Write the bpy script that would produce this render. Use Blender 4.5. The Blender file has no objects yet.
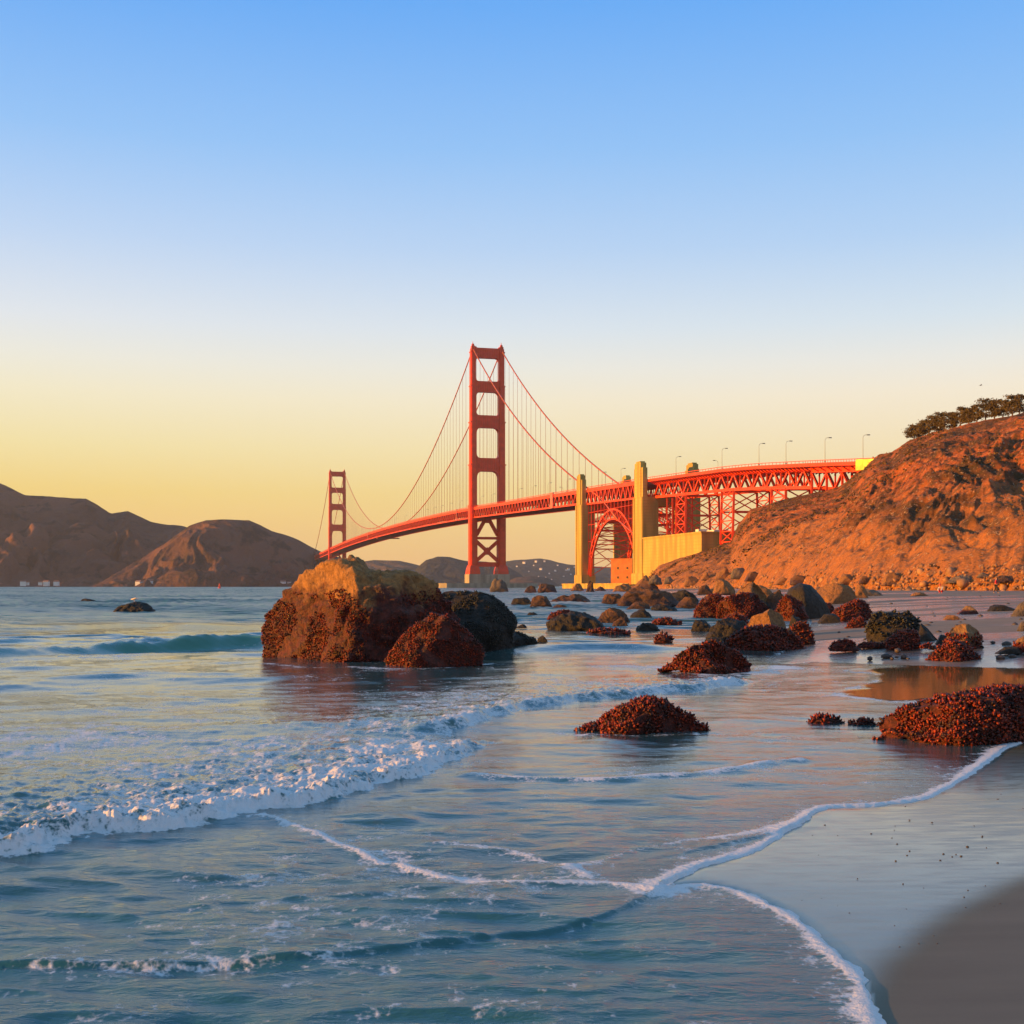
import bpy, bmesh, math, random
import numpy as np
from mathutils import Vector, Matrix

random.seed(7); RNG = np.random.RandomState(11)
sc = bpy.context.scene
COL = sc.collection
R = math.radians
F = 1221.0      # focal length in pixels
HZ = 586.0      # row of the horizon
H = 1.7         # eye height

# ---------------------------------------------------------------- camera, sky, sun
cam = bpy.data.objects.new('camera', bpy.data.cameras.new('camera'))
COL.objects.link(cam)
cam.location = (0, 0, H); cam.rotation_euler = (R(90), 0, 0)
cam.data.sensor_width = 36; cam.data.lens = F/1024*36
cam.data.shift_y = (HZ-512)/1024
cam.data.clip_start = 0.05; cam.data.clip_end = 60000
sc.camera = cam

SUN_EL = 5.0; SUN_AZ = -100.0      # azimuth from +Y, clockwise
e, a = R(SUN_EL), R(SUN_AZ)
SUNV = Vector((math.sin(a)*math.cos(e), math.cos(a)*math.cos(e), math.sin(e)))
sun = bpy.data.lights.new('sun', 'SUN'); sun.energy = 5.0; sun.angle = R(0.6); sun.color = (1.0, 0.44, 0.045)
so = bpy.data.objects.new('sun', sun); COL.objects.link(so)
so.rotation_euler = SUNV.to_track_quat('Z', 'Y').to_euler()

def lin(c):
    return tuple((v/255/12.92 if v/255 <= 0.04045 else ((v/255+0.055)/1.055)**2.4) for v in c)

world = bpy.data.worlds.new('World'); sc.world = world; world.use_nodes = True
nt = world.node_tree; N = nt.nodes; L = nt.links; N.clear()
out = N.new('ShaderNodeOutputWorld'); bg = N.new('ShaderNodeBackground'); bg.inputs[1].default_value = 0.1
L.new(bg.outputs[0], out.inputs[0])
tc = N.new('ShaderNodeTexCoord'); sx = N.new('ShaderNodeSeparateXYZ'); L.new(tc.outputs['Generated'], sx.inputs[0])
def wramp(stops):
    r = N.new('ShaderNodeValToRGB'); r.color_ramp.interpolation = 'LINEAR'
    el = r.color_ramp.elements
    el[0].position = stops[0][0]; el[0].color = (*lin(stops[0][1]), 1)
    el[1].position = stops[-1][0]; el[1].color = (*lin(stops[-1][1]), 1)
    for p, c in stops[1:-1]:
        x = el.new(p); x.color = (*lin(c), 1)
    L.new(sx.outputs['Z'], r.inputs[0]); return r
rampA = wramp([(0.0, (252,188,118)), (0.03, (252,203,118)), (0.075, (246,215,128)), (0.11, (246,229,168)), (0.15, (246,237,204)),
               (0.175, (240,238,224)), (0.205, (228,234,240)), (0.265, (193,217,247)), (0.336, (150,198,250)), (0.43, (104,173,248)), (0.62, (104,162,212)), (1.0, (100,142,165))])
rampB = wramp([(0.0, (250,196,134)), (0.03, (251,209,140)), (0.075, (250,222,160)), (0.11, (250,230,188)), (0.15, (249,237,214)),
               (0.175, (238,237,230)), (0.205, (217,231,241)), (0.265, (180,212,247)), (0.336, (146,196,249)), (0.43, (106,175,249)), (0.62, (104,162,212)), (1.0, (100,142,165))])
mr = N.new('ShaderNodeMapRange'); mr.inputs[1].default_value = -0.42; mr.inputs[2].default_value = 0.35
L.new(sx.outputs['X'], mr.inputs[0])
mx = N.new('ShaderNodeMix'); mx.data_type = 'RGBA'
L.new(mr.outputs[0], mx.inputs[0]); L.new(rampA.outputs[0], mx.inputs[6]); L.new(rampB.outputs[0], mx.inputs[7])
scl = N.new('ShaderNodeVectorMath'); scl.operation = 'SCALE'; scl.inputs['Scale'].default_value = 5.25
L.new(mx.outputs[2], scl.inputs[0])
sky = N.new('ShaderNodeTexSky'); sky.sky_type = 'NISHITA'; sky.sun_disc = False
sky.sun_elevation = R(SUN_EL); sky.sun_rotation = R(SUN_AZ)
mx2 = N.new('ShaderNodeMix'); mx2.data_type = 'RGBA'; mx2.inputs[0].default_value = 0.04
L.new(scl.outputs[0], mx2.inputs[6]); L.new(sky.outputs[0], mx2.inputs[7])
L.new(mx2.outputs[2], bg.inputs[0])
sc.view_settings.view_transform = 'Standard'; sc.view_settings.look = 'None'
sc.view_settings.gamma = 1.0; sc.view_settings.exposure = 0.95

# ---------------------------------------------------------------- helpers
def tag(o, label=None, cat=None, group=None, kind=None):
    if label: o['label'] = label
    if cat: o['category'] = cat
    if group: o['group'] = group
    if kind: o['kind'] = kind
    return o
def empty(name, loc=(0,0,0), rz=0):
    o = bpy.data.objects.new(name, None); COL.objects.link(o); o.location = loc; o.rotation_euler = (0,0,rz)
    o.empty_display_size = 0.2
    return o
class MB:
    def __init__(s): s.v = []; s.f = []
    def poly(s, pts, faces):
        b = len(s.v); s.v += [tuple(p) for p in pts]; s.f += [tuple(b+i for i in f) for f in faces]
    def hexa(s, p):   # 4 bottom + 4 top, ccw
        s.poly(p, [(3,2,1,0), (4,5,6,7), (0,1,5,4), (1,2,6,5), (2,3,7,6), (3,0,4,7)])
    def box(s, x0, x1, y0, y1, z0, z1):
        s.hexa([(x0,y0,z0),(x1,y0,z0),(x1,y1,z0),(x0,y1,z0),(x0,y0,z1),(x1,y0,z1),(x1,y1,z1),(x0,y1,z1)])
    def bar(s, p0, p1, w, h=None, up=None):
        p0 = Vector(p0); p1 = Vector(p1); h = h or w
        d = (p1-p0).normalized()
        u = Vector(up) if up else (Vector((0,0,1)) if abs(d.z) < 0.9 else Vector((0,1,0)))
        a = d.cross(u).normalized()*w/2; b = a.cross(d).normalized()*h/2
        q = [p0-a-b, p0+a-b, p0+a+b, p0-a+b, p1-a-b, p1+a-b, p1+a+b, p1-a+b]
        s.hexa(q)
    def tube(s, p0, p1, r0, r1=None, n=8):
        p0 = Vector(p0); p1 = Vector(p1); r1 = r0 if r1 is None else r1
        d = (p1-p0).normalized(); u = Vector((0,0,1)) if abs(d.z) < 0.9 else Vector((0,1,0))
        a = d.cross(u).normalized(); b = a.cross(d)
        pts = [p0+(a*math.cos(t)+b*math.sin(t))*r0 for t in [2*math.pi*i/n for i in range(n)]]
        pts += [p1+(a*math.cos(t)+b*math.sin(t))*r1 for t in [2*math.pi*i/n for i in range(n)]]
        s.poly(pts, [(i,(i+1)%n,n+(i+1)%n,n+i) for i in range(n)]+[tuple(range(n-1,-1,-1)), tuple(range(n,2*n))])
    def prism(s, prof, P, d0, d1):   # prof: list of (u, z); P(u, d, z) -> world point; extruded from d0 to d1
        n = len(prof)
        pts = [P(u, d0, z) for u, z in prof]+[P(u, d1, z) for u, z in prof]
        s.poly(pts, [(i,(i+1)%n,n+(i+1)%n,n+i) for i in range(n)]+[tuple(range(n-1,-1,-1)), tuple(range(n,2*n))])
    def build(s, name, mat, parent=None, smooth=False):
        me = bpy.data.meshes.new(name); me.from_pydata(s.v, [], s.f); me.update()
        bm = bmesh.new(); bm.from_mesh(me); bmesh.ops.recalc_face_normals(bm, faces=bm.faces); bm.to_mesh(me); bm.free()
        me.materials.append(mat)
        if smooth: me.polygons.foreach_set('use_smooth', [True]*len(me.polygons))
        o = bpy.data.objects.new(name, me); COL.objects.link(o)
        if parent: o.parent = parent
        return o
def np_mesh(name, V, Fc, mat, smooth=True, attrs=None, parent=None):
    V = np.asarray(V, np.float32); Fc = np.asarray(Fc, np.int32); k = Fc.shape[1]
    me = bpy.data.meshes.new(name)
    me.vertices.add(len(V)); me.vertices.foreach_set('co', V.ravel())
    me.loops.add(Fc.size); me.loops.foreach_set('vertex_index', Fc.ravel())
    me.polygons.add(len(Fc)); me.polygons.foreach_set('loop_start', np.arange(len(Fc), dtype=np.int32)*k)
    me.polygons.foreach_set('loop_total', np.full(len(Fc), k, np.int32))
    if smooth: me.polygons.foreach_set('use_smooth', np.ones(len(Fc), bool))
    me.update(calc_edges=True); me.validate()
    for an, arr in (attrs or {}).items():
        at = me.attributes.new(an, 'FLOAT', 'POINT'); at.data.foreach_set('value', np.asarray(arr, np.float32).ravel())
    me.materials.append(mat)
    o = bpy.data.objects.new(name, me); COL.objects.link(o)
    if parent: o.parent = parent
    return o
def grid_faces(nr, nc, keep=None):
    i = np.arange(nr*nc).reshape(nr, nc)
    f = np.stack([i[:-1,:-1], i[:-1,1:], i[1:,1:], i[1:,:-1]], -1).reshape(-1, 4)
    if keep is not None: f = f[keep.reshape(-1)]
    return f
def compact(V, Fc, attrs=None):
    used = np.zeros(len(V), bool); used[Fc.ravel()] = True
    m = np.cumsum(used)-1
    return V[used], m[Fc], {k: v[used] for k, v in (attrs or {}).items()}
PERM = RNG.permutation(256); PERM = np.concatenate([PERM]*3)
GR = RNG.normal(size=(256,3)); GR /= np.linalg.norm(GR, axis=1)[:,None]
def noise(x, y, z):
    x, y, z = np.broadcast_arrays(np.asarray(x,float), np.asarray(y,float), np.asarray(z,float))
    xi, yi, zi = np.floor(x).astype(int), np.floor(y).astype(int), np.floor(z).astype(int)
    xf, yf, zf = x-xi, y-yi, z-zi; xi &= 255; yi &= 255; zi &= 255
    u, v, w = [t*t*t*(t*(t*6-15)+10) for t in (xf, yf, zf)]
    res = 0
    for dx in (0,1):
        for dy in (0,1):
            for dz in (0,1):
                g = GR[PERM[PERM[PERM[xi+dx]+yi+dy]+zi+dz]]
                d = g[...,0]*(xf-dx)+g[...,1]*(yf-dy)+g[...,2]*(zf-dz)
                res = res + d*(u if dx else 1-u)*(v if dy else 1-v)*(w if dz else 1-w)
    return res*1.6
def fbm(x, y, z, o=4, gain=.5, lac=2.03):
    s = 0; a = 1
    for i in range(o):
        s = s+a*noise(x*lac**i+i*17.3, y*lac**i+i*5.1, z*lac**i+i*9.7); a *= gain
    return s
def ridged(x, y, z, o=4):
    s = 0; a = 1
    for i in range(o):
        s = s+a*(1-np.abs(noise(x*2.1**i+i*7.7, y*2.1**i, z*2.1**i))*2); a *= .5
    return s/1.9
def sst(a, b, x):
    t = np.clip((x-a)/(b-a), 0, 1); return t*t*(3-2*t)
def gp(px, py, z=0.0):            # ground point seen at a pixel
    D = F*(H-z)/(py-HZ); return ((px-512)/F*D, D)
def pline(pts): return np.array([gp(*p) for p in pts])
def dist_line(X, Y, P):           # distance and signed side (+ = left of travel) to a polyline
    best = np.full(X.shape, 1e18); side = np.zeros(X.shape); along = np.zeros(X.shape); acc = 0
    for (x0,y0), (x1,y1) in zip(P[:-1], P[1:]):
        dx, dy = x1-x0, y1-y0; l2 = dx*dx+dy*dy; ln = math.sqrt(l2)
        t = np.clip(((X-x0)*dx+(Y-y0)*dy)/l2, 0, 1)
        d = (X-x0-t*dx)**2+(Y-y0-t*dy)**2
        m = d < best
        best = np.where(m, d, best); side = np.where(m, np.sign(dx*(Y-y0)-dy*(X-x0)), side); along = np.where(m, acc+t*ln, along)
        acc += ln
    return np.sqrt(best), side, along/acc
def smooth_line(P, n=4):          # Catmull-Rom
    P = np.asarray(P, float); Q = np.vstack([2*P[0]-P[1], P, 2*P[-1]-P[-2]]); o = []
    for i in range(1, len(Q)-2):
        for t in np.linspace(0, 1, n, endpoint=False):
            a, b, c, d = Q[i-1], Q[i], Q[i+1], Q[i+2]
            o.append(.5*((2*b)+(-a+c)*t+(2*a-5*b+4*c-d)*t*t+(-a+3*b-3*c+d)*t**3))
    o.append(P[-1]); return np.array(o)
def inside(X, Y, P):
    r = np.zeros(X.shape, bool); n = len(P)
    for i in range(n):
        x0, y0 = P[i]; x1, y1 = P[(i+1) % n]
        if y0 == y1: continue
        c = ((y0 > Y) != (y1 > Y)) & (X < (x1-x0)*(Y-y0)/(y1-y0)+x0)
        r ^= c
    return r

# ---------------------------------------------------------------- materials
def mat(name, col=(.5,.5,.5), rough=.6, metal=0, var=.25, scale=3.0, bump=0.0, bscale=None, spec=None, col2=None, detail=6, coords='Object', stretch=None):
    m = bpy.data.materials.new(name); m.use_nodes = True; t = m.node_tree; b = t.nodes['Principled BSDF']
    b.inputs['Roughness'].default_value = rough; b.inputs['Metallic'].default_value = metal
    if spec is not None: b.inputs['Specular IOR Level'].default_value = spec
    tcn = t.nodes.new('ShaderNodeTexCoord'); src = tcn.outputs[coords]
    if stretch:
        mp = t.nodes.new('ShaderNodeMapping'); mp.inputs['Scale'].default_value = stretch; t.links.new(src, mp.inputs[0]); src = mp.outputs[0]
    nz = t.nodes.new('ShaderNodeTexNoise'); nz.inputs['Scale'].default_value = scale; nz.inputs['Detail'].default_value = detail
    t.links.new(src, nz.inputs['Vector'])
    rp = t.nodes.new('ShaderNodeValToRGB'); rp.color_ramp.elements[0].position = .35; rp.color_ramp.elements[1].position = .65
    c2 = col2 or tuple(min(1, c*(1+var)) for c in col)
    rp.color_ramp.elements[0].color = (*[c*(1-var) for c in col], 1); rp.color_ramp.elements[1].color = (*c2, 1)
    t.links.new(nz.outputs[0], rp.inputs[0]); t.links.new(rp.outputs[0], b.inputs['Base Color'])
    if bump:
        n2 = t.nodes.new('ShaderNodeTexNoise'); n2.inputs['Scale'].default_value = bscale or scale*4; n2.inputs['Detail'].default_value = 8
        t.links.new(src, n2.inputs['Vector'])
        bp = t.nodes.new('ShaderNodeBump'); bp.inputs['Strength'].default_value = bump; bp.inputs['Distance'].default_value = 1.0/(bscale or scale*4)
        t.links.new(n2.outputs[0], bp.inputs['Height']); t.links.new(bp.outputs[0], b.inputs['Normal'])
    return m
class G:   # tiny node helper
    def __init__(s, m): s.t = m.node_tree; s.b = s.t.nodes['Principled BSDF']
    def n(s, typ, **k):
        x = s.t.nodes.new(typ)
        for a_, v_ in k.items(): setattr(x, a_, v_)
        return x
    def l(s, a, b): s.t.links.new(a, b)
    def attr(s, name): x = s.n('ShaderNodeAttribute'); x.attribute_name = name; return x.outputs['Fac']
    def math(s, op, a, b=None, clamp=False):
        x = s.n('ShaderNodeMath', operation=op); x.use_clamp = clamp
        for i, q in enumerate((a, b)):
            if q is None: continue
            if isinstance(q, (int, float)): x.inputs[i].default_value = q
            else: s.l(q, x.inputs[i])
        return x.outputs[0]
    def rng(s, v, a, b, c=0, d=1):
        x = s.n('ShaderNodeMapRange'); x.interpolation_type = 'SMOOTHSTEP'
        s.l(v, x.inputs[0]); 
        for i, q in enumerate((a, b, c, d)): x.inputs[i+1].default_value = q
        return x.outputs[0]
    def mix(s, f, a, b):
        x = s.n('ShaderNodeMix', data_type='RGBA')
        for i, q in ((0, f), (6, a), (7, b)):
            if isinstance(q, tuple): x.inputs[i].default_value = (*q, 1)
            elif isinstance(q, (int, float)): x.inputs[i].default_value = q
            else: s.l(q, x.inputs[i])
        return x.outputs[2]
    def noise(s, scale, detail=6, vec=None, rough=.5, stretch=None):
        x = s.n('ShaderNodeTexNoise'); x.inputs['Scale'].default_value = scale; x.inputs['Detail'].default_value = detail; x.inputs['Roughness'].default_value = rough
        if vec is None: vec = s.n('ShaderNodeTexCoord').outputs['Object']
        if stretch:
            mp = s.n('ShaderNodeMapping'); mp.inputs['Scale'].default_value = stretch; s.l(vec, mp.inputs[0]); vec = mp.outputs[0]
        s.l(vec, x.inputs['Vector']); return x.outputs[0]
    def bump(s, h, strength, dist, normal=None):
        x = s.n('ShaderNodeBump'); x.inputs['Strength'].default_value = strength; x.inputs['Distance'].default_value = dist
        s.l(h, x.inputs['Height'])
        if normal is not None: s.l(normal, x.inputs['Normal'])
        return x.outputs[0]
def newmat(name):
    m = bpy.data.materials.new(name); m.use_nodes = True; return m, G(m)

M = {}
M['orange_steel'] = mat('orange_steel', (.74,.058,.008), .5, var=.12, scale=.2)
M['orange_steel_pale'] = mat('orange_steel_pale', (.62,.16,.12), .5, var=.1, scale=.2)
M['cable'] = mat('cable', (.42,.075,.035), .5, var=.1, scale=.2)
M['road_slab'] = mat('road_slab', (.30,.07,.04), .8, var=.2, scale=.2)
def concrete(name, c, streak=(.25,.25,.03)):
    m, g = newmat(name)
    n1 = g.noise(1.0, 6, stretch=streak); n2 = g.noise(.12, 5)
    c1 = g.mix(g.rng(n1, .35, .7), tuple(v*.58 for v in c), c)
    c2 = g.mix(g.rng(n2, .4, .7, 0, .5), c1, tuple(v*.7 for v in c))
    # board and lift marks of the concrete
    w = g.n('ShaderNodeTexWave'); w.bands_direction = 'Z'; w.inputs['Scale'].default_value = .18; w.inputs['Distortion'].default_value = .3
    g.l(g.n('ShaderNodeTexCoord').outputs['Object'], w.inputs[0])
    c3 = g.mix(g.rng(w.outputs[1], .0, .10, .55, 0), c2, tuple(v*.6 for v in c))
    g.l(c3, g.b.inputs['Base Color']); g.b.inputs['Roughness'].default_value = .85
    return m
M['concrete'] = concrete('concrete', (.56,.38,.09))
M['pier_concrete'] = concrete('pier_concrete', (.46,.38,.28))
M['brick'] = mat('brick', (.50,.15,.045), .85, var=.15, scale=.4, bump=.2)
M['dark_opening'] = mat('dark_opening', (.03,.02,.02), .8)
M['lamp_metal'] = mat('lamp_metal', (.22,.20,.17), .5, var=.1)
M['tarp'] = mat('tarp', (.60,.72,.10), .6, var=.3, scale=.3)
M['bark'] = mat('bark', (.10,.06,.04), .9, var=.3, scale=2)
M['needles'] = mat('needles', (.085,.058,.020), .8, var=.45, scale=1.2)
M['scrub'] = mat('scrub', (.14,.075,.022), .9, var=.5, scale=.15)
M['white_paint'] = mat('white_paint', (.7,.66,.62), .7, var=.1)
M['roof'] = mat('roof', (.25,.12,.09), .8, var=.2)

# ---------------------------------------------------------------- shore, sand and sea
C_edge = [(905,1100),(880,1024),(874,1000),(866,980),(850,963),(832,948),(815,932),(797,917),(770,903),(740,891),(712,885),(690,884),(664,887)]
D_edge = [(664,887),(684,876),(705,866),(735,858),(760,849),(785,834),(806,820),(826,808),(860,806),(900,803),(930,797),(952,786),(975,772),(995,757),(1012,746),(1050,738),(1120,733),(1300,726),(1800,712)]
near_pts = [(-260,-180),(-60,-40),(-14,-8),(-3,-.6),(-.6,1.0),(.6,2.3)]
near_shore = np.vstack([np.array(near_pts), smooth_line(pline(C_edge),3)[:-1], smooth_line(pline(D_edge),3)])
poly_near = np.vstack([near_shore, [(60,-10),(60,-180)]])
far_shore_px = [(1900,684),(1300,676),(1120,671),(1024,668),(960,666.5),(900,664.5),(850,663),(812,662),(790,664),(772,661),(785,651),(806,641),(800,632),(812,622),(800,614),(770,607),(735,602),(700,598),(670,594),(640,591.6),(628,589.6)]
far_shore = smooth_line(pline(far_shore_px), 3)
poly_far = np.vstack([far_shore, [(160,1200),(9000,5000),(9000,30)]])
def land_sd(X, Y):
    dn, _, _ = dist_line(X, Y, near_shore); dn = np.where(inside(X, Y, poly_near), dn, -dn)
    df, _, _ = dist_line(X, Y, far_shore); df = np.where(inside(X, Y, poly_far), df, -df)
    return np.maximum(dn, df), dn, df
def sand_z(X, Y):
    sd, dn, df = land_sd(X, Y)
    z = np.where(sd > 0, np.where(dn > df, .5*(1-np.exp(-np.maximum(sd,0)*.022/.5)), 1.08*(1-np.exp(-np.maximum(sd,0)*.070/1.08))), np.maximum(sd*.03-.03*(1-np.exp(np.minimum(sd,0)/.08)), -1.3))
    z = z+np.where(df > 75, .012*np.clip(df-75, 0, 90), 0)
    z = z+np.where(sd > 1.5, .035*fbm(X*.25, Y*.25, 0, 3)*np.clip((sd-1.5)/3, 0, 1), 0)
    return z, sd, dn, df
def ground_hit(px, py):          # distance at which the sight line through a pixel meets sand or sea
    D = 3.0*1.004**np.arange(1450); X = (px-512)/F*D
    z = np.maximum(0.0, sand_z(X, D)[0])
    k = np.argmax(H-(py-HZ)/F*D <= z)
    if not (H-(py-HZ)/F*D <= z)[k]: k = len(D)-1
    return float(X[k]), float(D[k]), float(z[k])

def fan(cols, rows):
    U, P = np.meshgrid(cols, rows)
    D = F*H/(P-HZ); return (U-512)/F*D, D, U, P
cols = np.concatenate([np.linspace(-2200,-80,60), np.arange(-60,1085,1.25), np.linspace(1100,3000,60)])
rows = np.concatenate([np.linspace(1500,1040,60), np.arange(1036,700,-.9), np.arange(700,592,-.55), HZ+6*np.exp(-np.linspace(0.02,3.05,60))])
X, Y, U, P = fan(cols, rows)
sd, dn, df = land_sd(X, Y)
DD = np.sqrt(X*X+Y*Y)
dpx = DD*DD/(F*H)                         # metres of ground per picture row: limits the smallest wave worth building
def sig(PL): 
    d, s, t = dist_line(X, Y, smooth_line(pline(PL), 3)); return d, s, t
Z = np.zeros_like(X); foam = np.zeros_like(X)
# wind and swell waves
off = sst(0.5, 30, -sd)                    # how far off the shore
r2 = np.random.RandomState(5)
wx, wy = X+.5*noise(X*.3, Y*.3, 1), Y+.5*noise(X*.3, Y*.3, 9)
for i in range(46):
    lam = .16*1.145**i
    if lam > 34: break
    th = r2.normal(0, .5); dx, dy = math.sin(.42+th), -math.cos(.42+th)
    ph = r2.uniform(0, 6.28)
    amp = lam*.0062*(np.minimum(1, 3.2/lam)**.45)
    vis = sst(.45, 1.1, lam/(2.5*dpx+1e-6))+.35*(lam < 6)*(DD > 60)
    env = (.40+.80*off) if lam < 2 else (.12+.70*off)
    s_ = np.sin((wx*dx+wy*dy)*6.283/lam+ph)
    Z += amp*vis*env*((.573-np.abs(s_)*.9) if i % 2 else s_)
chop = fbm(X*1.1, Y*2.6, 2, 3)
Z += .008*chop*(DD < 45)
rn = 1-2*np.abs(fbm(X*.75+.3*Y, Y*1.9, 14, 3, .55)); Z += .020*(rn-.45)*sst(12, 6.5, Y)*(Y > 0)
Z += sst(45, 130, DD)*(.10*noise(X*.16, Y*.085, 4)+.13*noise(X*.55, Y*.17, 8)+.14*noise(X*1.5, Y*.5, 2))
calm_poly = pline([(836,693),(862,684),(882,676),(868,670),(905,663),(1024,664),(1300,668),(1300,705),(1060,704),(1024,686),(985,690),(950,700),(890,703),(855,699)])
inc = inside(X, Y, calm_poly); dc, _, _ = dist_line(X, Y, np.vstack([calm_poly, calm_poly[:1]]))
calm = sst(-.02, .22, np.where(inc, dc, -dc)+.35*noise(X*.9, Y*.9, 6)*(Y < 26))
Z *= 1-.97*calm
shore = sst(.02, 1.2, -sd); Z *= .10+.90*shore; Z += .004

# ridges and bores: front line, heights; positive side = seaward (behind the front)
Gl = [(-260,862),(-60,858),(0,856),(35,853),(62,844),(100,833),(135,829),(168,830),(200,822),(232,815),(268,812),(300,806),(332,800),(360,790),(385,783),(415,778),(440,768),(462,757),(492,746),(526,741)]
d, s, t = sig(Gl); w1 = .12*noise(X*2.5, Y*2.5, 3)+.09*noise(X*7, Y*7, 3)+.04*noise(X*19, Y*19, 3)
sdG = d*s+w1
fall = (1-sst(.86, 1., t))*1.0
bore = np.where(sdG > 0, sst(0, .16, sdG)*np.exp(-np.maximum(sdG-.2, 0)/1.5), 0)*fall
tex = fbm(X*5, Y*5, 5, 4); lump = np.abs(noise(X*11, Y*11, 4))+.7*np.abs(noise(X*26, Y*26, 6))
Z += bore*(.105+.045*tex)*(1-.45*t)+ .028*lump*np.exp(-((sdG-.14)/.13)**2)*fall
foam += fall*(1.08-.30*t)*np.exp(-(np.maximum(sdG,0)/.32)**1.5)*sst(-.06,.01,sdG)
tr = fall*(sdG > .2)*np.exp(-np.maximum(sdG-.2,0)/2.6)*sst(.15, .40, t)*1.0
tr2 = fall*(sdG > .2)*np.exp(-np.maximum(sdG-.2,0)/.9)*.95
tr3 = fall*(sdG > .2)*np.exp(-np.maximum(sdG-.2,0)/7.5)*sst(.25,.5,t)*sst(1.3,.9,t)
foam += np.maximum(np.maximum(tr*.70, tr2*.66), tr3*.86)*(.8+.45*fbm(X*.9, Y*1.4, 12, 2))
Z += .020*np.maximum(tr, tr2)*(tex+.5*lump)
G2 = [(430,744),(470,731),(510,719),(545,709),(585,702),(625,698),(665,693),(700,689),(735,685),(760,679)]
d, s, t = sig(G2); sg = d*s+.18*noise(X*1.8, Y*1.8, 8); f2 = sst(0,.1,t)*(1-sst(.9,1,t))
Z += np.where(sg > 0, sst(0,.25,sg)*np.exp(-np.maximum(sg-.3,0)/1.3), 0)*f2*(.085+.035*tex)
foam += f2*(sg > 0)*(np.maximum(.62*np.exp(-(np.maximum(sg,0)/.9)**1.5)*(.8+1.3*fbm(X*1.1,Y*1.1,3,3)), .50*np.exp(-np.maximum(sg,0)/3.5)))
Z += f2*(sg > 0)*np.exp(-np.maximum(sg,0)/1.6)*.022*lump
# far breaking crest, green face
Hl = [(-400,672),(-120,664),(0,660),(45,658),(80,655),(115,652),(150,650),(185,648),(220,647),(250,646),(275,650)]
d, s, t = sig(Hl); sg = d*s+.5*noise(X*.35, Y*.35, 2)
hh = np.interp(t, [0,.3,.5,.62,.75,.86,.95,1], [.12,.18,.17,.24,.34,.30,.12,0.0])*(1+.35*fbm(X*.7,Y*.7,3,3))
hh = hh*sst(1,.96,t)*(1+.25*np.abs(noise(X*2.4, Y*.8, 3)))
Z += hh*np.where(sg > 0, sst(-.05,.75,sg)*np.exp(-np.maximum(sg-.75,0)/2.6), np.exp(-(sg/.3)**2)*0)
face = hh/.33*np.exp(-((sg-.30)/.65)**2)*sst(1,.86,t)
foam += .85*sst(.40,.50,t)*sst(.66,.58,t)*np.exp(-((sg-.95)/.18)**2)*(noise(X*1.3, Y*1.3, 0) > -.05)
foam += .40*(t > .25)*(t < .75)*np.exp(-((sg+1.5)/.9)**2)
# second swell line further left and some beyond
for Q, h_, wd in (([(-300,640),(-50,634),(60,631),(150,629),(250,632)], .16, 2.2), ([(-300,618),(0,612),(150,609),(250,612)], .22, 4), ([(-300,683),(-50,680),(60,677),(150,676),(230,679)], .04, .8),
                  ([(520,654),(580,650),(640,651),(700,652)], .16, .9), ([(-100,905),(0,892),(110,887),(220,880),(330,874)], .018, .16), ([(60,925),(170,912),(270,903),(400,893),(470,883)], .018, .13), ([(480,640),(540,634),(600,636)], .09, 1.2),
                  ([(380,800),(420,790),(480,792),(560,788)], .02, .15), ([(640,862),(700,850),(780,832),(835,812)], .012, .06), ([(560,722),(640,750),(760,742),(850,744)], .015, .2)):
    d, s, t = sig(Q); sg = d*s+wd*.35*noise(X/wd*.5, Y/wd*.5, 3)
    Z += h_*np.exp(-(np.where(sg > 0, sg/(wd*1.8), sg/(wd*.45)))**2)*np.sin(np.pi*np.clip(t,0,1))**.5
# small ridge in front (dark front, pale back)
A = [(-300,962),(-60,970),(0,971),(80,970),(160,968),(240,965),(310,961),(380,953),(440,944),(500,936),(560,927),(610,915),(645,902),(668,890)]
d, s, t = sig(A); sg = d*s+.025*noise(X*3, Y*3, 1)
Z += .034*np.where(sg > 0, sst(-.01,.035,sg)*np.exp(-np.maximum(sg-.06,0)/.45), 0)*(1-.55*t)
foam += .75*sst(.9,1,t)*np.exp(-(d/.16)**2)
# thin foam lips
for Q, w_, k_, h_ in (([(262,816),(290,824),(320,837),(350,850),(380,861),(410,870),(440,876),(475,881),(510,884),(560,885),(600,885),(640,889),(662,894)], .030, .92, .010),
                 ([(440,846),(500,850),(540,858),(570,868),(588,879)], .040, .64, .006),
                 ([(470,776),(540,780),(610,782),(650,778),(700,775),(740,770),(770,764),(800,761)], .075, .70, .03),
                 ([(560,872),(610,858),(660,846),(720,838),(775,828),(815,815)], .045, .55, .006),
                 ([(862,672),(892,676),(872,683),(848,690),(838,696),(880,702),(945,705),(990,700)], .10, .8, .0),
                 ([(600,668),(640,668),(680,670),(720,676),(765,672),(790,668)], .35, .72, .03),
                 ([(258,664),(300,667),(380,669),(440,668),(490,664)], .12, .55, .0),
                 ([(560,735),(600,737),(650,738),(700,736),(740,739)], .10, .5, .0)):
    d, s, t = sig(Q); wob = .5+.7*np.abs(noise(X*3.5, Y*3.5, 2))+.4
    foam += k_*(.8+.55*noise(X*1.7, Y*1.7, 5))*np.exp(-(d/(w_*wob))**2)+.30*k_*np.exp(-(d/(w_*4))**2); Z += h_*np.exp(-(d/(w_*1.6))**2)
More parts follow.
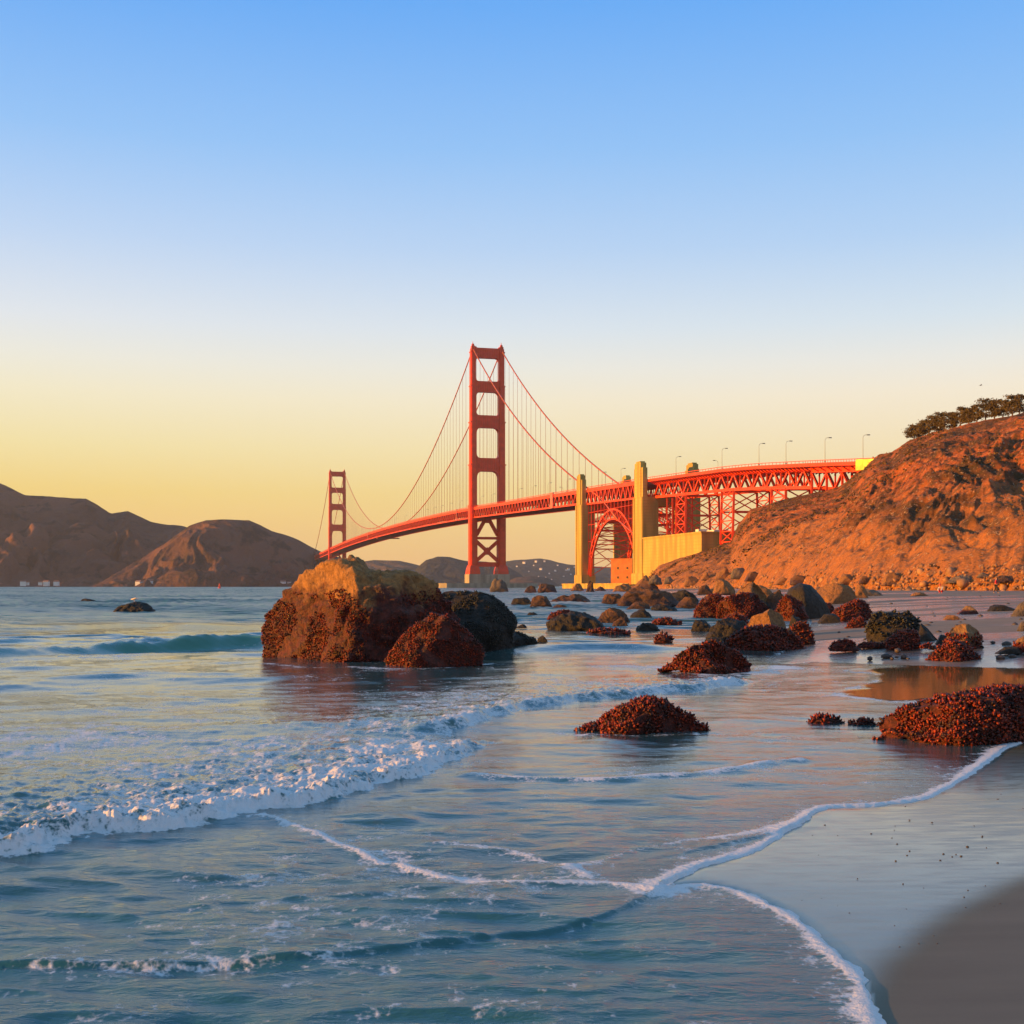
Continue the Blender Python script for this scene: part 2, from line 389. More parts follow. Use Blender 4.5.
# swash edge foam
foam += 1.05*np.exp(-(np.maximum(-dn-.03,0)/(.045+.04*noise(X*2,Y*2,7)+.07*np.clip((Y-9)/6,0,1)))**2)*(dn > -1.5)
foam += .46*np.exp(-((np.maximum(-dn,0))/(.26))**2)*(dn > -1.5)
foam += .45*np.exp(-(np.maximum(-df-.02,0)/.22)**2)*(df > -3)*(1-calm)
Z += .006*np.exp(-((-dn-.04)/.05)**2)
foam *= 1-.9*calm
# general foam litter density
litter = .24*sst(-.1,.5,fbm(X*.5, Y*.5, 4, 3))*(DD < 70)
litter += .15*np.exp(-((X+.4)/2.8)**2)*np.exp(-((Y-5.2)/1.6)**2)
foam += litter*(1-calm)*sst(0,1,-sd)
ew = (.035*noise(X*5, Y*5, 3)+.018*noise(X*17, Y*17, 3))*(Y < 25)
keep = (sd < .10) & (np.abs(X) < 9000)
Z = np.where(sd+ew > 0, .006-.05*np.clip((sd+ew)/.05,0,1.5), Z)
deep = .35+.65*sst(2, 40, -sd); deep = np.where(dn > -2.5, .30+.25*sst(.2,2.5,-dn), deep)
deep = np.where(X < -1.0, np.maximum(deep, .55), deep); deep = np.maximum(deep, .72*sst(8.5, 6.0, Y))
kf = keep[:-1,:-1] | keep[1:,1:] | keep[:-1,1:] | keep[1:,:-1]
Vv = np.stack([X, Y, Z], -1).reshape(-1,3)
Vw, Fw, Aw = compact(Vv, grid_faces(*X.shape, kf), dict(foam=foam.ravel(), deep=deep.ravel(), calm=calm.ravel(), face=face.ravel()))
m, g = newmat('sea_water')
geo = g.n('ShaderNodeNewGeometry').outputs['Position']
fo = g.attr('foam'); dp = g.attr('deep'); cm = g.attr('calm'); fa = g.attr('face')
n1 = g.noise(3.2, 8, geo, .65); n2 = g.noise(24., 5, geo, .6)
nn = g.math('ADD', g.math('MULTIPLY', g.math('SUBTRACT', n1, .5), 2.3), g.math('MULTIPLY', g.math('SUBTRACT', n2, .5), 1.1))
vo = g.n('ShaderNodeTexVoronoi'); vo.inputs['Scale'].default_value = 15; vo.inputs['Randomness'].default_value = 1
wv = g.n('ShaderNodeVectorMath', operation='ADD'); g.l(geo, wv.inputs[0]); sc4 = g.n('ShaderNodeVectorMath', operation='SCALE'); sc4.inputs['Scale'].default_value = .12
nc4 = g.n('ShaderNodeTexNoise'); nc4.inputs['Scale'].default_value = 5; g.l(geo, nc4.inputs['Vector']); g.l(nc4.outputs['Color'], sc4.inputs[0]); g.l(sc4.outputs[0], wv.inputs[1]); g.l(wv.outputs[0], vo.inputs['Vector'])
vo2 = g.n('ShaderNodeTexVoronoi'); vo2.inputs['Scale'].default_value = 44; g.l(wv.outputs[0], vo2.inputs['Vector'])
nn = g.math('ADD', nn, g.math('MULTIPLY', g.math('SUBTRACT', vo.outputs[0], .42), .55)); nn = g.math('ADD', nn, g.math('MULTIPLY', g.math('SUBTRACT', vo2.outputs[0], .42), .45))
ff = g.math('MULTIPLY', g.rng(g.math('ADD', fo, nn), .46, 1.05), .92)
ff = g.math('MULTIPLY', ff, g.rng(fo, .03, .14))
wc = g.mix(dp, (.060,.072,.058), (.010,.120,.138))
wc = g.mix(cm, wc, (.24,.105,.03))  # calm pool's orange-brown sand tone, put in to strengthen the reflected cliff orange
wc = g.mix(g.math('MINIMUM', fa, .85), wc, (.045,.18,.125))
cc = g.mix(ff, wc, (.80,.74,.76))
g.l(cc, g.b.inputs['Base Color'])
ro = g.math('MULTIPLY_ADD', ff, .55); 
ro.node.inputs[2].default_value = .06; ro = g.math('ADD', ro, g.math('MULTIPLY', fa, .32)); spr = g.n('ShaderNodeSeparateXYZ'); g.l(geo, spr.inputs[0]); ro = g.math('ADD', ro, g.math('MULTIPLY', g.rng(spr.outputs[1], 22, 85, 0, .26), g.math('SUBTRACT', 1.0, cm)))
g.l(ro, g.b.inputs['Roughness']); g.b.inputs['IOR'].default_value = 1.40; g.l(g.rng(cm, 0, 1, 1.58, 2.0), g.b.inputs['IOR'])
g.l(g.math('MULTIPLY_ADD', cm, 1.0), g.b.inputs['Specular IOR Level'])
g.t.links[-1].from_node.inputs[2].default_value = .5
hb = g.noise(5.5, 7, geo, .62, stretch=(.75,1.6,1)); hb2 = g.noise(.9, 7, geo, .6, stretch=(.6,1.5,1))
st = g.math('SUBTRACT', 1.0, g.math('MULTIPLY', cm, .96))
bp = g.n('ShaderNodeBump'); bp.inputs['Distance'].default_value = .05; g.l(hb, bp.inputs['Height']); g.l(g.math('MULTIPLY', st, g.rng(spr.outputs[1], 5.5, 11, .42, .17)), bp.inputs['Strength'])
bp2 = g.n('ShaderNodeBump'); bp2.inputs['Distance'].default_value = .5; g.l(hb2, bp2.inputs['Height']); g.l(g.math('MULTIPLY', g.math('MULTIPLY', st, 1.0), g.rng(dp, .7, 1)), bp2.inputs['Strength'])
g.l(bp.outputs[0], bp2.inputs['Normal'])
def vnoise(scale, stretch):
    x = g.n('ShaderNodeTexNoise'); x.inputs['Scale'].default_value = scale; x.inputs['Detail'].default_value = 4
    mp = g.n('ShaderNodeMapping'); mp.inputs['Scale'].default_value = stretch; g.l(geo, mp.inputs[0]); g.l(mp.outputs[0], x.inputs['Vector'])
    y = g.n('ShaderNodeVectorMath', operation='SUBTRACT'); g.l(x.outputs['Color'], y.inputs[0]); y.inputs[1].default_value = (.5,.5,.5)
    return y.outputs[0]
va = g.n('ShaderNodeVectorMath', operation='ADD'); g.l(vnoise(.9, (.6,1.3,1)), va.inputs[0]); g.l(vnoise(.05, (.9,1.3,1)), va.inputs[1])
vm = g.n('ShaderNodeVectorMath', operation='MULTIPLY'); g.l(va.outputs[0], vm.inputs[0]); vm.inputs[1].default_value = (1,1,0)
sp_ = g.n('ShaderNodeSeparateXYZ'); g.l(geo, sp_.inputs[0])
kf_ = g.math('MULTIPLY', g.rng(sp_.outputs[1], 24, 60, .05, 2.8), st)
vs_ = g.n('ShaderNodeVectorMath', operation='SCALE'); g.l(vm.outputs[0], vs_.inputs[0]); g.l(kf_, vs_.inputs['Scale'])
v2 = g.n('ShaderNodeVectorMath', operation='ADD'); g.l(bp2.outputs[0], v2.inputs[0]); g.l(vs_.outputs[0], v2.inputs[1])
vn_ = g.n('ShaderNodeVectorMath', operation='NORMALIZE'); g.l(v2.outputs[0], vn_.inputs[0])
bp3 = g.n('ShaderNodeBump'); bp3.inputs['Distance'].default_value = .02; g.l(n2, bp3.inputs['Height']); g.l(g.math('MULTIPLY', ff, .9), bp3.inputs['Strength']); g.l(vn_.outputs[0], bp3.inputs['Normal'])
g.l(bp3.outputs[0], g.b.inputs['Normal'])
M['sea'] = m
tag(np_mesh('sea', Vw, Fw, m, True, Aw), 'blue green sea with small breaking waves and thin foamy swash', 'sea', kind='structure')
del Z, foam, X, Y, U, P, Vv

# sand
cols = np.concatenate([np.linspace(-2200,-60,30), np.arange(-40,500,20), np.arange(500,1085,4), np.linspace(1100,3000,60)])
rows = np.concatenate([np.linspace(1500,1040,30), np.arange(1036,650,-4), np.arange(650,592,-1.), HZ+6*np.exp(-np.linspace(0.02,3.6,50))])
X, Y, U, P = fan(cols, rows)
Zs, sd, dn, df = sand_z(X, Y)
wk = sst(.05, .8, sd)
for _ in range(60):
    B = Zs.copy(); B[1:-1,1:-1] = (Zs[:-2,1:-1]+Zs[2:,1:-1]+Zs[1:-1,:-2]+Zs[1:-1,2:])/4
    Zs = Zs+(B-Zs)*wk*(Y < 30)
dampl = pline([(760,1150),(805,1050),(832,1000),(858,965),(880,945),(910,925),(950,903),(1024,874),(1150,835),(1400,790)])
dd, ss, _ = dist_line(X, Y, smooth_line(dampl,3)); dry = np.where(dn > -1, sst(-.12, .32, -dd*ss+.02*noise(X*3,Y*3,1)), 0)
# wet sheet streaks on the far beach run along the shore
strk = fbm(X*.035, Y*.22, 3, 3)
dry = np.where(df > -1, sst(-.12, .22, strk+sst(8,50,df)*.6-.06+.18*sst(50,100,Y)), dry)
dry = np.where(sd < 0, 0, dry)
tone = np.where(df > -1, 1., 0.)
m, g = newmat('beach_sand')
dr = g.attr('dry'); tn = g.attr('tone')
geo = g.n('ShaderNodeNewGeometry').outputs['Position']
n1 = g.noise(1.2, 6, geo, .55, stretch=(.4,2.2,1)); n2 = g.noise(260, 2, geo, .5)
c_dry = g.mix(tn, (.21,.175,.135), (.36,.22,.145))
c_wet = g.mix(tn, (.165,.165,.085), (.26,.175,.13))
c = g.mix(dr, c_wet, c_dry)
c = g.mix(g.rng(n1, .3, .7, 0, .35), c, (.06,.045,.035))
c = g.mix(g.rng(n2, .35, .7, 0, .3), c, (.22,.18,.14))
n6 = g.noise(900, 2, geo, .6); c = g.mix(g.rng(n6, .3, .7, 0, .45), c, (.05,.042,.035))
g.l(c, g.b.inputs['Base Color']); 
g.l(g.rng(dr, 0, 1, .42, .85), g.b.inputs['Roughness'])
g.b.inputs['Coat IOR'].default_value = 1.38; g.b.inputs['Coat Roughness'].default_value = .13
g.l(g.rng(dr, 0, .9, 1, 0), g.b.inputs['Coat Weight'])
g.l(g.bump(n1, .10, .03), g.b.inputs['Normal'])
g.l(g.bump(n1, .05, .03), g.b.inputs['Coat Normal'])
n5 = g.noise(9, 7, geo, .6, stretch=(.35,1.6,1)); g.l(g.rng(n5, .3, .7, .07, .26), g.b.inputs['Coat Roughness'])
M['sand'] = m
kf = (sd > -14); kf = kf[:-1,:-1] | kf[1:,1:]
Vs, Fs, As = compact(np.stack([X,Y,Zs],-1).reshape(-1,3), grid_faces(*X.shape, kf), dict(dry=dry.ravel(), tone=tone.ravel()))
tag(np_mesh('beach', Vs, Fs, m, True, As), 'wet sand beach sloping up to the foot of the cliff', 'beach', kind='structure')
mb = MB(); nseg = 72
mb.poly([(8900*math.cos(2*math.pi*i/nseg), 8900*math.sin(2*math.pi*i/nseg), -1.6) for i in range(nseg)], [tuple(range(nseg))])
tag(mb.build('seabed', mat('seabed_sand', (.08,.09,.07), .9)), 'dark sea floor under the shallow water', 'sea floor', kind='structure')

# ---------------------------------------------------------------- hills
def hill(name, label, sil, foot, crest, material, amp=4., nfreq=.01, g_pow=.7, du=1.5, nv=120, back=.25, zfoot=.5, extra=None, seed=0, crest_amp=.6):
    """sil: (column, row) of the skyline; foot and crest: (column, distance)"""
    sil = np.array(sil, float); foot = np.array(foot, float); crest = np.array(crest, float)
    u = np.arange(sil[0,0], sil[-1,0], du) if not isinstance(du, np.ndarray) else du
    ys = np.interp(u, sil[:,0], sil[:,1]); Df = np.interp(u, foot[:,0], foot[:,1]); Dc = np.interp(u, crest[:,0], crest[:,1])
    k = np.ones(7)/7; Df = np.convolve(np.pad(Df,3,'edge'),k,'valid'); Dc = np.convolve(np.pad(Dc,3,'edge'),k,'valid')
    zc = H+(HZ-ys)/F*Dc
    v = np.concatenate([np.linspace(-.03, 1, nv), 1+np.linspace(.02, 1, 14)*back])
    U, Vv_ = np.meshgrid(u, v)
    D = Df+(Dc-Df)*Vv_
    X = (U-512)/F*D; Y = D
    vv = np.clip(Vv_, 0, 1)
    gz = vv**g_pow
    z = zfoot+(zc-zfoot)*gz-np.where(Vv_ > 1, (Vv_-1)**2*.5*zc, 0)-np.where(Vv_ < 0, -Vv_*60, 0)
    mask = np.sin(np.pi*np.clip(vv,0,1)**.75)**.8
    f = nfreq
    n = fbm(X*f, Y*f, seed, 5)*1.0
    # gullies running down the slope
    gl = ridged(U*f*7*(crest[:,1].mean()/F)/2.2+.8*noise(X*f*3,Y*f*3,seed), vv*1.1, seed+3, 4)
    hgt = np.clip((zc-zfoot)/30, .12, 3)
    z = z+amp*hgt*mask*(.6*n-.75*(1-gl))+(amp*.11*mask+crest_amp*.25)*fbm(X*f*9, Y*f*9, seed+1, 4)+crest_amp*fbm(X*f*4,Y*f*4,seed+6,2)*sst(.5,1,vv)*.5
    if extra: z = extra(U, Vv_, X, Y, z)
    o = np_mesh(name, np.stack([X,Y,z],-1).reshape(-1,3), grid_faces(*X.shape), material)
    tag(o, label, 'hill', kind='structure'); o['category'] = 'hill'
    return o, (U, Vv_, X, Y, z)

m, g = newmat('cliff_earth')
geo = g.n('ShaderNodeNewGeometry').outputs['Position']
sz = g.n('ShaderNodeSeparateXYZ'); g.l(geo, sz.inputs[0])
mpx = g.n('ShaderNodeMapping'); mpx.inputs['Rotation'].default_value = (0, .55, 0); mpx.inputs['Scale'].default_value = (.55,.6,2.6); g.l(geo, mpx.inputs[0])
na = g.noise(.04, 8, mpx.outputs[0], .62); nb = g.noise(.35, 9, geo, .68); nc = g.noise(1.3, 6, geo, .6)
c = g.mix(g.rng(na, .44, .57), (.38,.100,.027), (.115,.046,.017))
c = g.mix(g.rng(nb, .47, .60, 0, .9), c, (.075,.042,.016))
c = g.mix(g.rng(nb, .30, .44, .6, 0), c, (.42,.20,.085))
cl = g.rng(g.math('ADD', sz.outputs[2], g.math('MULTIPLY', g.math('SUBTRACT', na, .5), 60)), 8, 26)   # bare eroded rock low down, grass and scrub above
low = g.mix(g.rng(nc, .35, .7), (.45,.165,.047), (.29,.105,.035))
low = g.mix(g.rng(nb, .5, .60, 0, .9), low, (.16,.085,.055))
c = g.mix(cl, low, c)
c = g.mix(g.rng(nc, .60, .64, 0, .8), c, (.48,.30,.18))
g.l(c, g.b.inputs['Base Color']); g.b.inputs['Roughness'].default_value = .95; g.b.inputs['Specular IOR Level'].default_value = .2
g.l(g.bump(nb, .9, 1.2, g.bump(nc, .8, .4)), g.b.inputs['Normal'])
M['cliff'] = m
sil_cliff = [(628,587),(640,584),(650,576),(659,566),(680,558),(699,552),(715,548),(731,542),(738,525),(750,510),(765,505),(778,501),(804,495),(825,491),(839,487),(851,478),(862,468),(872,459),(880,454),(892,452),(907,442),(933,432),(976,423),(1024,412),(1080,402),(1200,392),(1500,380),(2100,350)]
foot_cliff = [(628,560),(650,520),(680,460),(720,380),(760,320),(800,270),(850,225),(900,205),(950,190),(1024,175),(1100,165),(1400,140),(2100,100)]
crest_cliff = [(628,590),(660,585),(700,575),(735,560),(760,545),(800,520),(840,495),(862,485),(880,470),(907,450),(940,430),(976,415),(1024,400),(1100,380),(1400,330),(2100,260)]
def cliff_extra(U, V, X, Y, z):
    hard = sst(800, 900, U)*sst(.0,.12,V)*(1-sst(.45,.62,V))
    z = z+hard*2.3*(ridged(X*.11, Y*.06, 5, 5)-.5)
    z = z+.85*sst(0,.1,V)*(1-sst(.97,1,V))*fbm(X*.22, Y*.22, 8, 4)*sst(640,720,U)
    return z
uu = np.concatenate([np.arange(628,1100,1.1), np.arange(1104,2100,9)])
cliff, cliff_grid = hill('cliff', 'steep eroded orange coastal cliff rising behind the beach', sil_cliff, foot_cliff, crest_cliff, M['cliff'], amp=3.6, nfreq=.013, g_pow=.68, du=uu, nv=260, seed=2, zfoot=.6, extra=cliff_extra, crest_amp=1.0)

def far_mat(name, c1, c2, c3, f=.004, f3=.02):
    m, g = newmat(name)
    geo = g.n('ShaderNodeNewGeometry').outputs['Position']
    na = g.noise(f, 7, geo, .6); nb = g.noise(f3, 6, geo, .6)
    c = g.mix(g.rng(na, .38, .62), c1, c2); c = g.mix(g.rng(nb, .52, .62, 0, .85), c, c3)
    g.l(c, g.b.inputs['Base Color']); g.b.inputs['Roughness'].default_value = 1; g.b.inputs['Specular IOR Level'].default_value = .1
    g.l(g.bump(nb, .8, 22), g.b.inputs['Normal'])
    return m
mh = far_mat('headland_earth', (.165,.080,.060), (.095,.052,.042), (.045,.034,.030))
mf = far_mat('far_wood', (.050,.042,.036), (.035,.034,.030), (.025,.028,.024))
mt = far_mat('far_grass', (.15,.085,.06), (.11,.07,.05), (.06,.05,.04))
hill('headland', 'brown headland ridge far across the strait at left', [(-900,490),(-300,478),(-120,476),(-40,478),(0,483),(25,495),(60,497),(86,498),(111,513),(128,511),(151,522),(170,525),(183,526),(200,532),(215,560),(222,586)],
     [(-900,2300),(0,2480),(222,2600)], [(-900,2900),(0,3150),(222,3100)], mh, amp=24, nfreq=.003, g_pow=.8, du=2.0, nv=90, zfoot=-1, seed=4, crest_amp=4)
hill('headland', 'rounded brown headland beside the distant bridge tower', [(92,587),(110,577),(130,565),(150,553),(170,540),(189,526),(206,520),(225,519.5),(249,520.5),(260,525),(272,531),(286,535),(299,540),(313,548),(324,553),(334,556),(345,559),(352,561),(362,575),(370,587)],
     [(92,2420),(200,2400),(300,2440),(370,2600)], [(92,2500),(150,2680),(324,2760),(370,2800)], mh, amp=18, nfreq=.004, g_pow=.75, du=1.2, nv=110, zfoot=-1, seed=9, crest_amp=2)
hill('far_hill', 'pale brown hill low on the horizon between the bridge towers', [(330,587),(345,568),(352,562),(365,561),(374,560),(399,561),(412,563.5),(418,565),(430,570),(446,587)],
     [(330,5200),(446,5200)], [(330,5600),(446,5600)], mt, amp=14, nfreq=.0015, du=1.5, nv=50, zfoot=-1, seed=12, crest_amp=3)
hill('far_hill', 'dark wooded hill on the horizon left of the near bridge tower', [(400,587),(412,574),(419,566),(426,560),(437,557),(450,557),(460,559),(470,561),(490,562),(507,566),(520,574),(535,587)],
     [(400,4600),(535,4600)], [(400,5000),(535,5000)], mf, amp=10, nfreq=.002, du=1.0, nv=50, zfoot=-1, seed=21, crest_amp=7)
fh, fhg = hill('far_hill', 'blue hazy hillside with scattered houses beyond the bridge', [(470,587),(485,572),(500,564),(507,561),(515,560),(527,559),(541,558.5),(549,560),(557,562),(566,564),(576,565),(600,567),(640,571),(700,577),(760,587)],
     [(470,6300),(760,6300)], [(470,7200),(760,7200)], mf, amp=12, nfreq=.0016, du=1.2, nv=60, zfoot=-1, seed=31, crest_amp=8)
hill('far_hill', 'low brown point of land in front of the hazy hillside', [(494,587),(506,582),(516,577.5),(530,576),(545,577),(553,581),(560,587)],
     [(494,3700),(560,3700)], [(494,3900),(560,3900)], mt, amp=4, nfreq=.004, du=1.0, nv=30, zfoot=-1, seed=33, crest_amp=2)

# ---------------------------------------------------------------- the bridge
T0 = Vector((-23.5, 1150, 0)); AX = Vector((-.249, .969, 0)).normalized(); PX = Vector((AX.y, -AX.x, 0))
def BP(s, o, z): q = T0+AX*s+PX*o; return (q.x, q.y, z)
def s_at(px, o=-13.7):
    k = (px-512)/F
    return (k*(T0.y+PX.y*o)-(T0.x+PX.x*o))/(AX.x-k*AX.y)
def z_at(px, py, o=-13.7):
    s = s_at(px, o); q = BP(s, o, 0); return s, H+(HZ-py)/F*q[1]
S_P1, S_P2 = -342., -455.
zt = sorted([z_at(722,466.8), z_at(755,463.6), z_at(804,461), z_at(835,459.6), z_at(862,458.6), z_at(885,457.6)]+[(-448.,64.4),(S_P1,67.4),(0,76.5)])
zt = np.array(zt)
def zd(s):
    if s > 1280: return 76.5-.02*(s-1280)
    if s >= 0: return 76.5+6.5*(1-((s-640)/640)**2)
    return float(np.interp(s, zt[:,0], zt[:,1]))
bridge = empty('suspension_bridge', BP(0,0,0))
tag(bridge, 'long red suspension bridge with two towers crossing the strait at sunset', 'bridge')
BO = Vector(bridge.location)
def bpart(mb, name, m, parent=None, smooth=False):
    mb.v = [tuple(Vector(v)-BO) for v in mb.v]
    return mb.build(name, m, parent or bridge, smooth)
def cyc(n): return range(n)

def tower(s0, scale=1.0):
    zl = [0, 19.6, 47, 77, 115, 156, 189, 227]
    # struts
    lw = [6.6, 6.6, 6.4, 6.2, 5.8, 5.4, 5.0]
    def leg_w(z): return float(np.interp(z, [20,77,78,116,117,156,157,190,191,227], [7.2,7.0,6.6,6.6,6.1,6.1,5.6,5.6,5.1,5.1]))
    def leg_d(z): return float(np.interp(z, [20,77,78,116,117,156,157,190,191,227], [13,12.6,11.6,11.6,10.4,10.4,9.2,9.2,8.0,8.0]))
    mb = MB()
    for w_, d_, z0, z1 in ((22.5, 11.5, -3, 2.4), (20, 10, 2.4, 3.6)):
        n = 16; pr = []
        for i in range(n):
            t = 2*math.pi*(i+.5)/n; pr.append((w_*np.sign(math.cos(t))*abs(math.cos(t))**.5, d_*np.sign(math.sin(t))*abs(math.sin(t))**.5))
        b = [BP(s0+y_, x_, z0) for x_, y_ in pr]; c = [BP(s0+y_, x_, z1) for x_, y_ in pr]
        mb.poly(b+c, [(i,(i+1)%n,n+(i+1)%n,n+i) for i in range(n)]+[tuple(range(n-1,-1,-1)), tuple(range(n,2*n))])
    mb.hexa([BP(s0+y_*7.5, x_*8.0, z) for z in (3.6, 12.6) for x_, y_ in ((-1,-1),(1,-1),(1,1),(-1,1))])
    for sg in (-1, 1):
        mb.hexa([BP(s0+y_*10.2, 13.7*sg+x_*5.7, z) for z in (3.6, 12.8) for x_, y_ in ((-1,-1),(1,-1),(1,1),(-1,1))])
    tw = bpart(mb, 'tower', M['pier_concrete'])
    for z0, z1, r in ((216,225.3,3.2),(184,194,4.2),(150.5,162,4.6),(109.5,121.8,5.4)):
        mb = MB(); hw0 = 13.7-leg_w(z0-1)/2; hw1 = 13.7-leg_w(z1+1)/2
        prof = []
        for i in range(7):
            t = math.pi/2*i/6; prof.append((-hw0+r-r*math.cos(t), z0-r+r*math.sin(t)))
        for i in range(7):
            t = math.pi/2*(1-i/6); prof.append((hw0-r+r*math.cos(t), z0-r+r*math.sin(t)))
        rt = 1.6 if z1 > 220 else r*.6
        for i in range(7):
            t = math.pi/2*i/6; prof.append((hw1-rt+rt*math.cos(t) if False else hw1-rt*(1-math.cos(math.pi/2-t)), z1+rt*(1-math.sin(math.pi/2-t))))
        prof = prof[:14]
        # upper edge with small fillets
        up = [(hw1, z1+rt)]+[(hw1-rt+rt*math.cos(t), z1+rt-rt*math.sin(t)) for t in [math.pi/2*k/5 for k in range(1,6)]]
        up += [(-hw1+rt-rt*math.sin(t), z1+rt-rt*math.cos(t)) for t in [math.pi/2*k/5 for k in range(0,5)]]+[(-hw1, z1+rt)]
        prof += up
        dpt = leg_d(z0)*.36
        mb.prism(prof, lambda u, d, z: BP(s0+d, u, z), -dpt, dpt)
        # fluted recess ribs on the strut face
        nrib = 9
        for i in range(nrib):
            uu_ = -hw0*.8+1.6*hw0*i/(nrib-1)
            for sg in (-1, 1):
                q0 = BP(s0+sg*(dpt+.1), uu_-.35, z0+1.4); 
                mb.bar(BP(s0+sg*(dpt+.12), uu_, z0+1.6), BP(s0+sg*(dpt+.12), uu_, z1-1.6), .8, .5)
        bpart(mb, 'strut', M['orange_steel'], tw)
    for sd_ in (-1, 1):
        mb = MB()
        lv = [19.6, 77.5, 116, 156, 190, 222]
        for z0, z1 in zip(lv[:-1], lv[1:]):
            w_, d_ = leg_w(z0+2)/2, leg_d(z0+2)/2
            c = 13.7*sd_
            # stepped cruciform shaft
            for fw, fd in ((1, .62), (.66, 1), (.85, .84)):
                mb.hexa([BP(s0+y_*d_*fd, c+x_*w_*fw, z) for z in (z0, z1+.004*fw) for x_, y_ in ((-1,-1),(1,-1),(1,1),(-1,1))])
            mb.hexa([BP(s0+y_*(d_+.25), c+x_*(w_+.25), z) for z in (z1-.9, z1+.1) for x_, y_ in ((-1,-1),(1,-1),(1,1),(-1,1))])
        # finial and saddle housing
        for zz, k in ((222.2,.9),(224.5,.7),(226.4,.42)):
            mb.hexa([BP(s0+y_*3.6*k, 13.7*sd_+x_*2.4*k, z) for z in (zz, zz+2.6) for x_, y_ in ((-1,-1),(1,-1),(1,1),(-1,1))])
        mb.tube(BP(s0, 13.7*sd_, 228.9), BP(s0, 13.7*sd_, 231.5), .4, .15)
        # flared foot
        q = []
        for z_, w_, d_ in ((12.8,5.0,9.3),(16,4.9,9.),(21,3.9,7.1)):
            q.append([BP(s0+y_*d_, 13.7*sd_+x_*w_, z_) for x_, y_ in ((-1,-1),(1,-1),(1,1),(-1,1))])
        mb.hexa(q[0]+q[1]); mb.hexa(q[1]+q[2])
        bpart(mb, 'leg', M['orange_steel'], tw)
    mb = MB(); hw = 13.7-3.5; fd = 1.7
    def br(z0, z1): 
        for sg in (-1, 1):
            mb.bar(BP(s0+(0.02*sg), -hw*sg, z0), BP(s0+.02*sg, hw*sg, z1), 3.2, 2.5, up=PX.cross(Vector((0,0,1))))
    br(43.5, 25.5); 
    for sg in (-1, 1):
        mb.bar(BP(s0+.03*sg, sg*hw, 49.5), BP(s0+.03*sg, sg*1.0, 66), 3.2, 2.5, up=PX.cross(Vector((0,0,1))))
    mb.bar(BP(s0, -hw-.3, 46.7), BP(s0, hw+.3, 46.7), 2.9, 2.4); mb.bar(BP(s0, -hw-.3, 22), BP(s0, hw+.3, 22), 3.1, 4.2); mb.bar(BP(s0, -hw-.3, 67), BP(s0, hw+.3, 67), 3.1, 4.)
    mb.prism([(-3,34.6),(0,30.8),(3,34.6),(0,38.2)], lambda u, d, z: BP(s0+d, u, z), -1.75, 1.75)
    mb.prism([(-4,66),(-1.6,61),(1.6,61),(4,66)], lambda u, d, z: BP(s0+d, u, z), -1.75, 1.75)
    bpart(mb, 'cross_bracing', M['orange_steel'], tw)
tower(0); tower(1280)
# fender ledge round the near pier
mb = MB(); pts = [(-46,-36),(30,-36),(44,-20),(44,24),(26,38),(-46,38),(-60,18),(-60,-18)]
n = len(pts); b = [BP(y_, x_, -3) for x_, y_ in pts]; c = [BP(y_, x_, 4.3) for x_, y_ in pts]
mb.poly(b+c, [(i,(i+1)%n,n+(i+1)%n,n+i) for i in range(n)]+[tuple(range(n-1,-1,-1)), tuple(range(n,2*n))])
tag(mb.build('pier_fender', M['pier_concrete']), 'low concrete fender ledge round the foot of the near bridge tower', 'fender')

